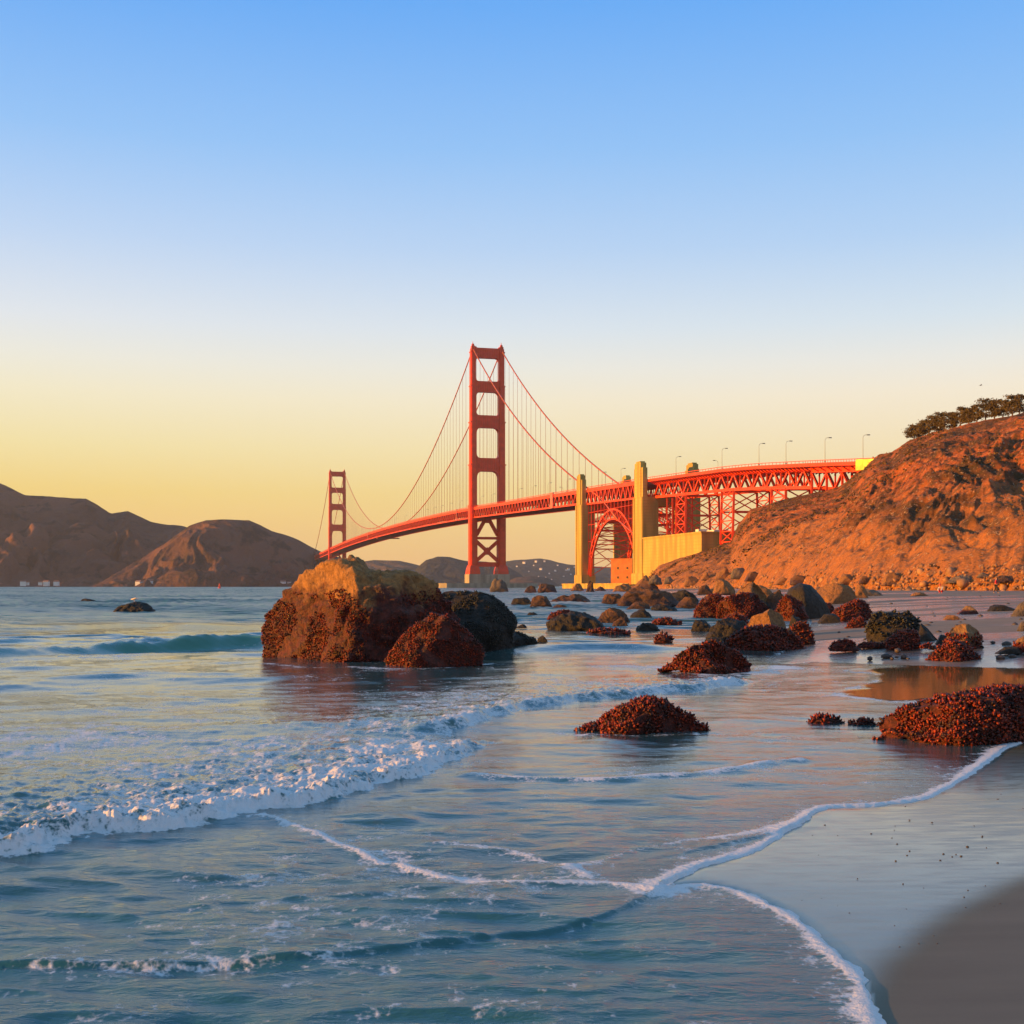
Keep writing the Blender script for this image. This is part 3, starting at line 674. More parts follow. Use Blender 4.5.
# deck, trusses
def span(sa, sb, step, o=13.7, depth=10.6, inset=0., top_gap=2.0, cw=.95, dw=.55, verticals=True, bracket=False):
    n = max(1, int(round(abs(sb-sa)/step))); ss = [sa+(sb-sa)*i/n for i in range(n+1)]
    # roadway and fascia
    mb = MB()
    for a0, a1 in zip(ss[:-1], ss[1:]):
        z0, z1 = zd(a0), zd(a1)
        mb.hexa([BP(a0,-o+.45,z0-2.6),BP(a0,o-.45,z0-2.6),BP(a1,o-.45,z1-2.6),BP(a1,-o+.45,z1-2.6),BP(a0,-o+.45,z0-1.3),BP(a0,o-.45,z0-1.3),BP(a1,o-.45,z1-1.3),BP(a1,-o+.45,z1-1.3)])
        if not bracket:   # floor beams and bottom laterals
            mb.bar(BP(a0,-o+.6,z0-depth+.2), BP(a0,o-.6,z0-depth+.2), .7, 1.1)
            mb.bar(BP(a0,-o+.6,z0-depth+.25), BP(a1,o-.6,z1-depth+.25), .4); mb.bar(BP(a0,o-.6,z0-depth+.3), BP(a1,-o+.6,z1-depth+.3), .4)
            mb.bar(BP(a0,-o+.6,z0-3.2), BP(a0,o-.6,z0-3.2), .8, 1.3)
    bpart(mb, 'roadway', M['road_slab'])
    for sg in (-1, 1):
        mb = MB(); x = sg*o; xt = sg*(o-inset)
        for a0, a1 in zip(ss[:-1], ss[1:]):
            z0, z1 = zd(a0), zd(a1)
            mb.bar(BP(a0,x,z0-1.75), BP(a1,x,z1-1.75), .9, 1.5)      # fascia
            mb.bar(BP(a0,x,z0-.0), BP(a1,x,z1-.0), .28, .28)         # handrail
            for k in range(4):
                f = k/4; mb.bar(BP(a0+(a1-a0)*f,x,z0+(z1-z0)*f-1.1), BP(a0+(a1-a0)*f,x,z0+(z1-z0)*f), .18)
        bpart(mb, 'railing', M['orange_steel'])
        mb = MB()
        for i, (a0, a1) in enumerate(zip(ss[:-1], ss[1:])):
            z0, z1 = zd(a0), zd(a1); t0, t1 = z0-top_gap-1.0, z1-top_gap-1.0; b0, b1 = z0-depth, z1-depth
            mb.bar(BP(a0,xt,t0), BP(a1,xt,t1), .9, cw); mb.bar(BP(a0,xt,b0), BP(a1,xt,b1), .9, cw*1.25)
            am, tm, bm_ = (a0+a1)/2, (t0+t1)/2, (b0+b1)/2
            mb.bar(BP(a0,xt,b0), BP(am,xt,tm), dw); mb.bar(BP(am,xt,tm), BP(a1,xt,b1), dw)
            if verticals: mb.bar(BP(a0,xt,t0), BP(a0,xt,b0), dw*.7)
            if bracket:
                for k in range(4):
                    a_ = a0+(a1-a0)*k/4; zz = z0+(z1-z0)*k/4
                    mb.bar(BP(a_,x*.985,zz-2.6), BP(a_,xt,zz-4.6), .4, .5)
        bpart(mb, 'stiffening_truss', M['orange_steel'])
span(1280, 1620, 19); span(0, 1280, 9.6, dw=.75, verticals=False); span(S_P1+5, 0, 9.6, dw=.75, verticals=False)
span(S_P2+6, S_P1-6, 8.4, depth=11.2, dw=.75)
s811 = s_at(812, -9.5)
span(s811, S_P2-6, 14., inset=4.2, depth=11.2, top_gap=2.6, bracket=True, dw=.95, cw=1.15)
send = s_at(884)
# last approach: plate girders on short braced legs
mb = MB(); n = 10; ss = [s811+(send-s811)*i/n for i in range(n+1)]
for a0, a1 in zip(ss[:-1], ss[1:]):
    z0, z1 = zd(a0), zd(a1)
    mb.hexa([BP(a0,-13.2,z0-2.6),BP(a0,13.2,z0-2.6),BP(a1,13.2,z1-2.6),BP(a1,-13.2,z1-2.6),BP(a0,-13.2,z0-1.3),BP(a0,13.2,z0-1.3),BP(a1,13.2,z1-1.3),BP(a1,-13.2,z1-1.3)])
bpart(mb, 'roadway', M['road_slab'])
for sg in (-1, 1):
    mb = MB()
    for a0, a1 in zip(ss[:-1], ss[1:]):
        z0, z1 = zd(a0), zd(a1)
        mb.bar(BP(a0,sg*13.7,z0-1.75), BP(a1,sg*13.7,z1-1.75), .9, 1.5); mb.bar(BP(a0,sg*13.7,z0), BP(a1,sg*13.7,z1), .28)
        for k in range(3):
            f = k/3; mb.bar(BP(a0+(a1-a0)*f,sg*13.7,z0+(z1-z0)*f-1.1), BP(a0+(a1-a0)*f,sg*13.7,z0+(z1-z0)*f), .18)
    bpart(mb, 'railing', M['orange_steel'])
    mb = MB()
    for i, (a0, a1) in enumerate(zip(ss[:-1], ss[1:])):
        z0, z1 = zd(a0), zd(a1); x = sg*9.5
        mb.bar(BP(a0,x,z0-3.8), BP(a1,x,z1-3.8), .9, 2.2)
        mb.bar(BP(a0,sg*13.4,z0-2.6), BP(a0,x,z0-4.6), .4, .5)
        if i % 2 == 0 and i < 9:
            zb = 36; mb.bar(BP(a0,x,z0-4), BP(a0,x,zb), .9)
            mb.bar(BP(a0,x,z0-5), BP(ss[i+1],x,z1-12), .55); mb.bar(BP(ss[i+1],x,z1-12), BP(ss[min(i+2,n)],x,z1-5), .55)
    bpart(mb, 'approach_girder', M['orange_steel'])
# steel towers under the viaduct
for pa, pb in ((677,686),(722,734),(772,786)):
    s0, s1 = s_at(pa,-9.5), s_at(pb,-9.5)
    mb = MB(); zb = 8.
    for o_ in (-9.5, 9.5):
        zt0 = zd(s0)-11.2; 
        for s_ in (s0, s1): mb.bar(BP(s_,o_*1.12,zb), BP(s_,o_,zd(s_)-11.2), 1.05)
        k = 8; zs = [zt0+(zb-zt0)*i/k for i in range(k+1)]
        for i in range(k):
            mb.bar(BP(s0,o_*1.03,zs[i]), BP(s1,o_*1.03,zs[i+1]), .42); mb.bar(BP(s1,o_*1.03,zs[i]), BP(s0,o_*1.03,zs[i+1]), .42)
            mb.bar(BP(s0,o_*1.03,zs[i]), BP(s1,o_*1.03,zs[i]), .5)
    for s_ in (s0, s1):
        k = 4; zs = [zd(s_)-11.8+(zb-zd(s_)+11.8)*i/k for i in range(k+1)]
        for i in range(k):
            mb.bar(BP(s_,-9.8,zs[i]), BP(s_,9.8,zs[i+1]), .5); mb.bar(BP(s_,9.8,zs[i]), BP(s_,-9.8,zs[i+1]), .5); mb.bar(BP(s_,-9.8,zs[i]), BP(s_,9.8,zs[i]), .7)
    bpart(mb, 'viaduct_tower', M['orange_steel'])
# bents in the gap behind the second pylon
for s_ in (S_P2-16, S_P2-24):
    mb = MB()
    for o_ in (-6,-2,2,6): mb.bar(BP(s_,o_,4), BP(s_,o_,zd(s_)-11.2), .7)
    for i in range(9):
        z0, z1 = 6+i*5, 11+i*5
        mb.bar(BP(s_,-6,z0), BP(s_,6,z0), .45)
        for o_ in (-6,-2,2): mb.bar(BP(s_,o_,z0), BP(s_,o_+4,z1), .35); mb.bar(BP(s_,o_+4,z0), BP(s_,o_,z1), .35)
    bpart(mb, 'lattice_bent', M['orange_steel'])
# concrete pylons
def pylon(sc_, L_, ztop, zwide, w):
    for sg in (-1, 1):
        mb = MB()
        def bx(a0, a1, o0, o1, z0, z1): mb.hexa([BP(s,o,z) for z in (z0,z1) for s,o in ((a0,o0*sg),(a0,o1*sg),(a1,o1*sg),(a1,o0*sg))])
        bx(sc_-L_/2, sc_+L_/2, 17.6-w, 17.6, -2, zwide)                  # broad lower shaft
        bx(sc_-L_/2+.8, sc_+L_/2-.8, 14.5, 17.3, zwide, ztop-3)          # fin beside the roadway
        bx(sc_-L_/2+3.2, sc_+L_/2-3.2, 14.3, 17.8, zwide, ztop)
        bx(sc_-L_/2+4.6, sc_+L_/2-4.6, 14.6, 17.5, ztop, ztop+.9)
        bx(sc_-L_/2-1.0, sc_+L_/2+1.0, 17.0-w, 18.3, -2, 9)
        for k in (-1, 1):                                               # corner pilaster strips
            bx(sc_+k*(L_/2-1.4)-.9, sc_+k*(L_/2-1.4)+.9, 17.6, 18.0, 9, zwide)
        bpart(mb, 'pylon', M['concrete'])
    mb = MB(); mb.hexa([BP(s,o,z) for z in (zwide-5,zwide-.01) for s,o in ((sc_-3,-17.6+w),(sc_-3,17.6-w),(sc_+3,17.6-w),(sc_+3,-17.6+w))])
    bpart(mb, 'pylon_crossbeam', M['concrete'])
pylon(S_P1, 14, 75.2, 55.5, 8.5); pylon(S_P2, 16, 72.6, 52.8, 9.5)
# arch over the fort
sa, sb = S_P2+8, S_P1-7
def za(t, base, top): return base+(top-base)*(1-(2*t-1)**2)**.62 if 0 < t < 1 else base
mbc = MB()
for sg in (-1, 1):
    mb = MB(); n = 22; o_ = 13.2*sg
    outer = [(sa+(sb-sa)*i/n, za(i/n, 8, 49.5)) for i in range(n+1)]
    ia, ib = sa+4.2, sb-4.2
    inner = [(ia+(ib-ia)*i/n, za(i/n, 8, 43.6)) for i in range(n+1)]
    for i in range(n):
        mb.bar(BP(outer[i][0],o_,outer[i][1]), BP(outer[i+1][0],o_,outer[i+1][1]), 1.2, 1.1)
        mb.bar(BP(inner[i][0],o_,inner[i][1]), BP(inner[i+1][0],o_,inner[i+1][1]), 1.2, 1.1)
        mb.bar(BP(outer[i][0],o_,outer[i][1]), BP(inner[i][0],o_,inner[i][1]), .5)
        a_, b_ = (outer[i], inner[i+1]) if i % 2 else (inner[i], outer[i+1])
        mb.bar(BP(a_[0],o_,a_[1]), BP(b_[0],o_,b_[1]), .5)
        if sg == 1 and i % 2 == 0:
            mbc.bar(BP(outer[i][0],-13.2,outer[i][1]), BP(outer[i][0],13.2,outer[i][1]), .6)
            j = min(i+2, n)
            mbc.bar(BP(inner[i][0],-13.2,inner[i][1]), BP(inner[j][0],13.2,inner[j][1]), .45); mbc.bar(BP(inner[i][0],13.2,inner[i][1]), BP(inner[j][0],-13.2,inner[j][1]), .45)
            mbc.bar(BP(inner[i][0],-13.2,inner[i][1]), BP(inner[i][0],13.2,inner[i][1]), .6)
    bpart(mb, 'arch', M['orange_steel'])
    mb = MB(); nc_ = 15
    for i in range(nc_+1):
        s_ = sa+(sb-sa)*i/nc_; zz = za(i/nc_, 8, 49.5); top = zd(s_)-11.2
        mb.bar(BP(s_,o_,zz), BP(s_,o_,top), .62)
    for zz in (20, 31, 42, 50):
        for side in (0, 1):
            for i in range(nc_):
                s0_, s1_ = sa+(sb-sa)*i/nc_, sa+(sb-sa)*(i+1)/nc_
                if za(i/nc_,8,49.5) < zz and za((i+1)/nc_,8,49.5) < zz: mb.bar(BP(s0_,o_,zz), BP(s1_,o_,zz), .4)
    bpart(mb, 'spandrel_columns', M['orange_steel'])
for i in range(0, 16, 1):
    s_ = sa+(sb-sa)*i/15; zz = za(i/15, 8, 49.5)
    zr = [z for z in (14,20,26,32,38,44,50,55) if z > zz]
    for z in zr: mbc.bar(BP(s_,-13.2,z), BP(s_,13.2,z), .42)
    for z0, z1 in zip(zr[:-1], zr[1:]): mbc.bar(BP(s_,-13.2,z0), BP(s_,0,z1), .35); mbc.bar(BP(s_,13.2,z0), BP(s_,0,z1), .35)
bpart(mbc, 'arch_bracing', M['orange_steel'])
# cables
def cab(sg, pts, r=.55):
    mb = MB()
    for p, q in zip(pts[:-1], pts[1:]): mb.tube(p, q, r, r, 8)
    bpart(mb, 'main_cable', M['cable'], smooth=True)
def zc_main(s): return 86.2+(224.5-86.2)*((s-640)/640)**2
def zc_side(s, s1=S_P1, z1=68.5): t = s/s1; return 225+(z1-225)*t-4*13.5*t*(1-t)
def zc_north(s): t = (s-1280)/340; return 225+(72-225)*t-4*12*t*(1-t)
for sg in (-1, 1):
    o_ = 13.7*sg
    cab(sg, [BP(s,o_,zc_main(s)) for s in np.linspace(0,1280,80)])
    cab(sg, [BP(s,o_,zc_side(s)) for s in np.linspace(0,S_P1,30)])
    cab(sg, [BP(s,o_,zc_north(s)) for s in np.linspace(1280,1620,24)])
    cab(sg, [BP(S_P1,o_*.99,68.5), BP(-376,o_*.99,58), BP(-410,o_*.99,42), BP(S_P2+4,o_*.99,28)])
hang = []
for s_ in np.arange(-15.2, S_P1+8, -15.24): hang += [(s_, -13.7), (s_, 13.7)]
for s_ in np.arange(15.2, 1272, 15.24): hang += [(s_, -13.7), (s_, 13.7)]
def hanger(mb, s_, o_):
    zt_ = zc_main(s_) if s_ > 0 else zc_side(s_); zb_ = zd(s_)-1
    if zt_ > zb_+.5:
        for k in (-.22, .22): mb.bar(BP(s_+k,o_,zb_), BP(s_+k,o_,zt_), .13, .13)
for s_, o_ in hang[:100]:
    mb = MB(); hanger(mb, s_, o_)
    if mb.v: bpart(mb, 'suspender', M['cable'])
mb = MB()
for s_, o_ in hang[100:]: hanger(mb, s_, o_)
bpart(mb, 'suspenders', M['cable'])['kind'] = 'stuff'
# joint covers and a painters' gantry
for px, w_, m_ in ((553, 6.5, 'orange_steel_pale'), (457.5, 2.2, 'orange_steel_pale'), (368.5, 3.4, 'orange_steel_pale')):
    s_ = s_at(px); mb = MB(); z_ = zd(s_)
    mb.hexa([BP(a_,o_,z) for z in (z_-11.2, z_+.2) for a_, o_ in ((s_-w_/2,-15.0),(s_-w_/2,-14.2),(s_+w_/2,-14.2),(s_+w_/2,-15.0))])
    bpart(mb, 'joint_cover', M[m_])
for px in (388,):
    s_ = s_at(px, 0); z_ = zd(s_)-13.6; mb = MB()
    mb.hexa([BP(a_,o_,z) for z in (z_, z_+1.1) for a_, o_ in ((s_-5,-16),(s_-5,16),(s_+5,16),(s_+5,-16))])
    for o_ in (-14, 14): mb.bar(BP(s_,o_,z_+1), BP(s_,o_,z_+3.2), .5)
    bpart(mb, 'gantry', M['road_slab'])
mb = MB(); s0, s1 = s_at(856,-14.4), s_at(874,-14.4)
mb.hexa([BP(s0,-14.6,zd(s0)-4.6),BP(s0,-14.3,zd(s0)-4.6),BP(s1,-14.3,zd(s1)-4.2),BP(s1,-14.6,zd(s1)-4.2),BP(s0,-14.6,zd(s0)-.3),BP(s0,-14.3,zd(s0)-.3),BP(s1,-14.3,zd(s1)-.3),BP(s1,-14.6,zd(s1)-.3)])
bpart(mb, 'side_panel', M['tarp'])
# deck lamps
def lamp(px, label, o_=-12.6, hgt=8.5, f=1):
    s_ = s_at(px, o_); z_ = zd(s_)-1.3
    r_ = empty('street_lamp', BP(s_, o_, z_)); r_.rotation_euler = (0,0,math.atan2(PX.y, PX.x) if o_ < 0 else math.atan2(-PX.y, -PX.x))
    tag(r_, label, 'street lamp', 'lamps along the bridge roadway')
    mb = MB(); mb.tube((0,0,0),(0,0,hgt),.14,.09,6)
    a_ = [(.0,hgt),(.3,hgt+.7),(.9,hgt+1.1),(1.8,hgt+1.2)]
    for p, q in zip(a_[:-1], a_[1:]): mb.tube((p[0],0,p[1]),(q[0],0,q[1]),.08,.08,6)
    mb.box(-.22,.22,-.22,.22,0,1.1)
    mb.build('pole', M['lamp_metal'], r_)
    mb = MB(); mb.box(1.7,3.0,-.26,.26,hgt+1.0,hgt+1.34); mb.build('lamp_head', M['lamp_metal'], r_)
ORD = ['first','second','third','fourth','fifth','sixth','seventh','eighth','ninth','tenth','eleventh','twelfth','thirteenth','fourteenth','fifteenth','sixteenth','seventeenth','eighteenth','nineteenth','twentieth']
for i, px in enumerate((863,825,786,759,722,676)):
    lamp(px, ORD[i]+' tall grey lamp on the bridge approach, counted from the cliff end', hgt=9.5)
for i, px in enumerate((621,602,567,548,533,519)):
    lamp(px, ORD[i]+' deck lamp from the right between the second pylon and near tower')
for i, px in enumerate((492,481)):
    lamp(px, ('right' if i == 0 else 'left')+' one of two lamps on the deck between the legs of the near tower')
for i, px in enumerate((460,450,441,434,426,415,405,395)):
    lamp(px, ORD[i]+' small lamp on the main span, counted leftward from the near tower')
for px, lb in ((718,'short lamp on the far side of the bridge approach beside a taller one'),(563,'short lamp on the far side of the deck just left of the first concrete pylon')):
    lamp(px, lb, 12.6, 8)

# fort, anchorage wall, sea wall
def qbox(mb, c, ax, L_, W_, z0, z1):
    ax = Vector((*ax,0)).normalized(); pp = Vector((ax.y,-ax.x,0)); c = Vector((c[0],c[1],0))
    mb.hexa([tuple(c+ax*a_*L_/2+pp*b_*W_/2+Vector((0,0,z))) for z in (z0,z1) for a_, b_ in ((-1,-1),(-1,1),(1,1),(1,-1))])
mb = MB()
s0, s1 = S_P2-7, s_at(701.5, -17.5)
def bq(m_, a0, a1, o0, o1, z0, z1): m_.hexa([BP(s,o,z) for z in (z0,z1) for s,o in ((a0,o0),(a0,o1),(a1,o1),(a1,o0))])
an = empty('anchorage_block', BP(s0,-17.5,0)); tag(an, 'long plain yellow lit concrete block beside the second pylon', 'concrete block')
def abuild(mb_, name, m_):
    mb_.v = [tuple(Vector(v)-Vector(an.location)) for v in mb_.v]; return mb_.build(name, m_, an)
mb = MB(); bq(mb, s0, s1, -17.5, 27, -1, 28.4); abuild(mb, 'wall', M['concrete'])
mb = MB(); bq(mb, s0+.2, s1-.4, -17.9, -16.6, 28.4, 29.3); bq(mb, s1-.4, s1+.8, -17.9, 27.2, 28.4, 29.3); abuild(mb, 'parapet', M['concrete'])
mb = MB(); bq(mb, s1+12, s1+16, -14, -9, 28.4, 31.0); bq(mb, s1+1.5, s1+11, -10, -2, 28.4, 30.2); abuild(mb, 'roof_hut', M['white_paint'])

fx, fy = (621.5-512)/F*782, 782
ft = empty('fort_building', (fx,fy,0)); tag(ft, 'orange brick fort building with small square windows under the arch', 'building')
nrm = Vector((-.60,-.80,0)); axf = Vector((.80,-.60,0)); 
mb = MB(); Lf = 16.0; Wf = 12.
def fq(m_, a0, a1, d0, d1, z0, z1): m_.hexa([tuple(axf*a_-nrm*d_+Vector((0,0,z))) for z in (z0,z1) for a_, d_ in ((a0,d0),(a1,d0),(a1,d1),(a0,d1))])
fq(mb, -Lf/2, Lf/2, 0, Wf, 0, 18.4); mb.build('wall', M['brick'], ft)
mb = MB(); fq(mb, -Lf/2-.3, Lf/2+.3, -.3, Wf+.3, 18.4, 19.3); mb.build('cornice', M['brick'], ft)
for i in range(2):
    for z_ in (6.5, 12.5):
        mb = MB(); a_ = -2.6+i*7; fq(mb, a_-.65, a_+.65, -.06, .3, z_, z_+1.4)
        w = mb.build('window', M['dark_opening'], ft)
        mb = MB(); fq(mb, a_-.9, a_+.9, -.25, .1, z_-.35, z_-.02); mb.build('sill', M['concrete'], w)
mb = MB(); bq(mb, S_P2-4, S_P1+14, -25, -19, -2, 2.6); bq(mb, S_P2-4, S_P1+14, -25.4, -24.4, 2.6, 3.3); bq(mb, S_P2-4, S_P1+11, -19, 24, -2, 2.2)
tag(mb.build('sea_wall', M['concrete']), 'low orange lit sea wall in front of the fort and pylons', 'sea wall')

# ---------------------------------------------------------------- far houses, boats, buoy
def house(x, y, z, s=1., label='', group=None, rot=0, m_=None):
    r_ = empty('house', (x,y,z), rot); tag(r_, label, 'house', group)
    mb = MB(); mb.box(-7*s,7*s,-5*s,5*s,-6*s,6*s); mb.build('wall', m_ or M['white_paint'], r_)
    mb = MB(); mb.prism([(-5.8*s,6*s),(5.8*s,6*s),(0,10*s)], lambda u,d,z_: (d,u,z_), -7.6*s, 7.6*s); mb.build('roof', M['roof'], r_)
U, V_, X, Y, Zh = fhg
hp = [(512,572,1.4),(517,567,1.2),(524,563.5,2.2),(529,572,1.),(536,562,1.8),(541,570,2.0),(544,562,1.6),(549,574,1.1),(533,566,1.1),(555,571,1.5),(558,566,1.2),(566,571,1.3),(568,570,2.0),(571,575,1.1),(563,577,1.1),(520,577,1.0),(552,580,.9),(574,568,1.2),(546,578,1.),(538,577,.9)]
where = ['leftmost of the pale houses on the hazy hillside','second','third']
for i, (px, py, s_) in enumerate(sorted(hp)):
    j = int(np.argmin(abs(U[0]-px))); ang = HZ-(Zh[:,j]-H)/Y[:,j]*F
    vis = np.where((V_[:,j] > .02) & (V_[:,j] <= 1))[0]; k = vis[int(np.argmin(abs(ang[vis]-py)))]
    house(X[k,j], Y[k,j]-4, Zh[k,j]+3, s_*.5, ORD[i]+' tiny pale house from the left on the hazy hillside beyond the bridge', 'houses on the far hillside', random.uniform(-.5,.5))
for i, (px, w_) in enumerate(((29,1.2),(33,.8),(46,.8),(52,1.2),(62,1.1),(143,1.2),(148,.9),(154,1.6),(159,.8),(286,1.2),(292,.9))):
    D = 2440+6*i; house((px-512)/F*D, D-30, 6, w_*.62, ORD[i]+' small white building from the left at the waterline below the brown headlands', 'white buildings at the waterline', random.uniform(-.3,.3))
D = 900.; r_ = empty('buoy', ((219.5-512)/F*D, D, 0)); tag(r_, 'small red channel buoy floating off the headland', 'buoy')
red = mat('red_paint', (.7,.04,.03), .5, var=.1)
mb = MB(); mb.tube((0,0,-.3),(0,0,.7),1.15,1.15,14); mb.build('float', red, r_)
mb = MB()
for k in range(4): a_ = k*math.pi/2; mb.bar((.8*math.cos(a_),.8*math.sin(a_),.7),(.25*math.cos(a_),.25*math.sin(a_),3.2),.16)
mb.tube((0,0,1.6),(0,0,3.1),.5,.3,10); mb.build('tower', red, r_)
mb = MB(); mb.tube((0,0,3.1),(0,0,3.7),.22,.16,8); mb.build('lantern', red, r_)

# ---------------------------------------------------------------- trees on the crest
def tree_mesh(seed, hgt, spread):
    rr = random.Random(seed); mb = MB(); lean = rr.uniform(.02,.16)
    tips = []; prev = Vector((0,0,-1)); pr = .30
    for i in range(1, 5):
        z_ = hgt*.72*i/4; p = Vector((lean*z_+rr.uniform(-.2,.2), rr.uniform(-.2,.2), z_)); mb.tube(prev, p, pr, pr*.78, 7); prev = p; pr *= .78
        if i > 0:
            for k in range(4):
                an_ = rr.uniform(0,6.28); ln = spread*rr.uniform(.45,1)*(1.1-.12*i)
                q = p+Vector((math.cos(an_)*ln, math.sin(an_)*ln, rr.uniform(.25,.9))); mb.tube(p, q, pr*.5, pr*.2, 5); tips.append(q)
                q2 = q+Vector((rr.uniform(-1,1),rr.uniform(-1,1),rr.uniform(0,.8))); mb.tube(q, q2, pr*.2, pr*.1, 4); tips.append(q2)
    tips.append(prev+Vector((0,0,hgt*.15)))
    P_ = []; 
    for t in tips:
        rad = rr.uniform(.7,1.5)
        for k in range(60):
            v = Vector((rr.gauss(0,1),rr.gauss(0,1),rr.gauss(0,.42)))*rad*.55
            P_.append(t+v+Vector((0,0,.2)))
    lf = MB()
    for p in P_:
        a_ = Vector((rr.gauss(0,1),rr.gauss(0,1),rr.gauss(0,.7))).normalized(); b_ = a_.cross(Vector((rr.random(),rr.random(),rr.random()))).normalized(); s_ = rr.uniform(.14,.34)
        lf.poly([p-a_*s_, p+b_*s_*.6, p+a_*s_, p-b_*s_*.6], [(0,1,2,3)])
    return mb, lf
U, V_, X, Y, Zc = cliff_grid
ci = int(np.argmin(abs(V_[:,0]-1)))
def crest(px, back=0):
    j = int(np.argmin(abs(U[0]-px))); return X[ci+back,j], Y[ci+back,j], Zc[ci+back,j]
tmesh = [tree_mesh(20+k, 1, 1) for k in range(0)]
protos = []
trees = [(915,8.2,2.4),(920,6.2,2.0),(925,6.8,2.4),(930,10.2,3.0),(938,7.4,2.6),(946,8.6,3.0),(953,9.0,2.7),(962,9.2,2.8),(971,7.6,2.6),(979,9.4,3.2),(988,10.2,3.2),(997,8.8,2.8),(1005,9.0,3.0),(1014,9.2,3.0),(1022,8.6,3.0)]
td = ['with a dark rounded crown at the end of the row','low and bushy','low with a flat spreading crown','taller with a peaked crown','with a crown leaning right','with a broad flat crown','sky showing under its crown','with a wide layered crown','shorter, in a dip of the row','broad and full','tallest and fullest of the row','narrow, close to its neighbours','with thin trunks showing','with a dense crown','at the right edge of the picture']
for i, (px, h_, sp) in enumerate(trees):
    x, y, z = crest(px, 1)
    r_ = empty('pine_tree', (x, y+2, z-.6)); tag(r_, ORD[i]+' pine from the left, '+td[i], 'tree', 'row of pines on the cliff crest')
    tr_, lf_ = tree_mesh(40+i, h_*(.86 if i % 3 else .74), sp*1.04)
    tr_.build('trunk', M['bark'], r_); lf_.build('crown', M['needles'], r_)
# scrub on the cliff
rs = np.random.RandomState(3); vs = []; fs = []
bi = 0
for k in range(14000):
    j = rs.randint(20, U.shape[1]-62); i_ = rs.randint(14, ci)
    if V_[i_,0] < .28 and rs.rand() < .85: continue
    if noise(X[i_,j]*.05, Y[i_,j]*.05, 7.7) < .02: continue
    c = np.array([X[i_,j]+rs.uniform(-.6,.6), Y[i_,j], Zc[i_,j]]); r0 = rs.uniform(.12,.42)*(1.35 if Y[i_,j] > 330 else 1)
    for q in range(5):
        p = c+rs.normal(size=3)*[r0,r0,r0*.35]; a_ = rs.normal(size=3); a_ /= np.linalg.norm(a_); b_ = np.cross(a_, rs.normal(size=3)); b_ /= np.linalg.norm(b_)+1e-6; s_ = r0*rs.uniform(.5,.9)
        vs += [p-a_*s_, p+b_*s_, p+a_*s_, p-b_*s_]
vs = np.array(vs); fs = np.arange(len(vs)).reshape(-1,4)
tag(np_mesh('scrub', vs, fs, M['scrub'], False), 'low dark scrub growing over the upper cliff', 'scrub', kind='stuff')

# ---------------------------------------------------------------- rocks
def rock_mat(name, bare, low, lo, hi, sc_=1.0):
    m, g = newmat(name)
    tcn = g.n('ShaderNodeTexCoord'); sz = g.n('ShaderNodeSeparateXYZ'); g.l(tcn.outputs['Generated'], sz.inputs[0])
    obv = tcn.outputs['Object']
    n1 = g.noise(1.6*sc_, 8, obv, .65); n2 = g.noise(9*sc_, 8, obv, .7); n3 = g.noise(30*sc_, 4, obv, .6)
    f = g.rng(g.math('ADD', sz.outputs[2], g.math('MULTIPLY', g.math('SUBTRACT', n1, .5), .75)), lo, hi)
    b_ = g.mix(g.rng(n2, .35, .65), bare, tuple(v*.55 for v in bare))
    l_ = g.mix(g.rng(n2, .4, .62), low, tuple(v*.35 for v in low))
    l_ = g.mix(g.rng(n3, .55, .7, 0, .5), l_, tuple(min(1,v*2.2) for v in low))
    g.l(g.mix(f, l_, b_), g.b.inputs['Base Color'])
    g.l(g.rng(f, 0, 1, .62, .9), g.b.inputs['Roughness'])
    v = g.n('ShaderNodeTexVoronoi'); v.inputs['Scale'].default_value = 14*sc_; g.l(obv, v.inputs['Vector'])
    g.l(g.bump(n2, .8, .12/sc_, g.bump(n3, .7, .03/sc_, g.bump(v.outputs[0], .5, .05/sc_))), g.b.inputs['Normal'])
    return m
TAN = (.30,.17,.09); MUS = (.13,.020,.008); DRK = (.030,.018,.011); GRY = (.13,.09,.065)
RM = {'mix': rock_mat('rock_mixed', (.48,.22,.07), MUS, .62, .78, .8), 'mussel': rock_mat('rock_mussel', TAN, MUS, 1.3, 1.6), 'dark': rock_mat('rock_dark', GRY, DRK, 1.05, 1.4),
      'tan': rock_mat('rock_tan', (.34,.15,.055), (.17,.07,.032), .05, .3), 'grey': rock_mat('rock_grey', (.21,.15,.11), (.10,.07,.05), .1, .5),
      'half': rock_mat('rock_half', (.36,.19,.085), MUS, .38, .6), 'brown': rock_mat('rock_brown', (.20,.085,.035), (.085,.030,.017), .3, .9)}
m, g = newmat('mussel_shell')
obv = g.n('ShaderNodeTexCoord').outputs['Object']
nz = g.noise(7, 3, obv); nz2 = g.noise(35, 2, obv)
c = g.mix(g.rng(nz2, .42, .62), (.050,.009,.006), (.33,.036,.010)); c = g.mix(g.rng(nz, .50, .58, 0, .85), c, (.020,.012,.011))
c = g.mix(g.rng(nz2, .64, .70, 0, .8), c, (.55,.16,.045))
g.l(c, g.b.inputs['Base Color']); g.b.inputs['Roughness'].default_value = .42; g.b.inputs['Specular IOR Level'].default_value = .3
M['shell'] = m
m, g = newmat('weed_shell')
obv = g.n('ShaderNodeTexCoord').outputs['Object']; nz2 = g.noise(30, 2, obv)
g.l(g.mix(g.rng(nz2, .42, .65), (.012,.012,.008), (.055,.042,.026)), g.b.inputs['Base Color']); g.b.inputs['Roughness'].default_value = .4
M['weed'] = m
ICO = {}
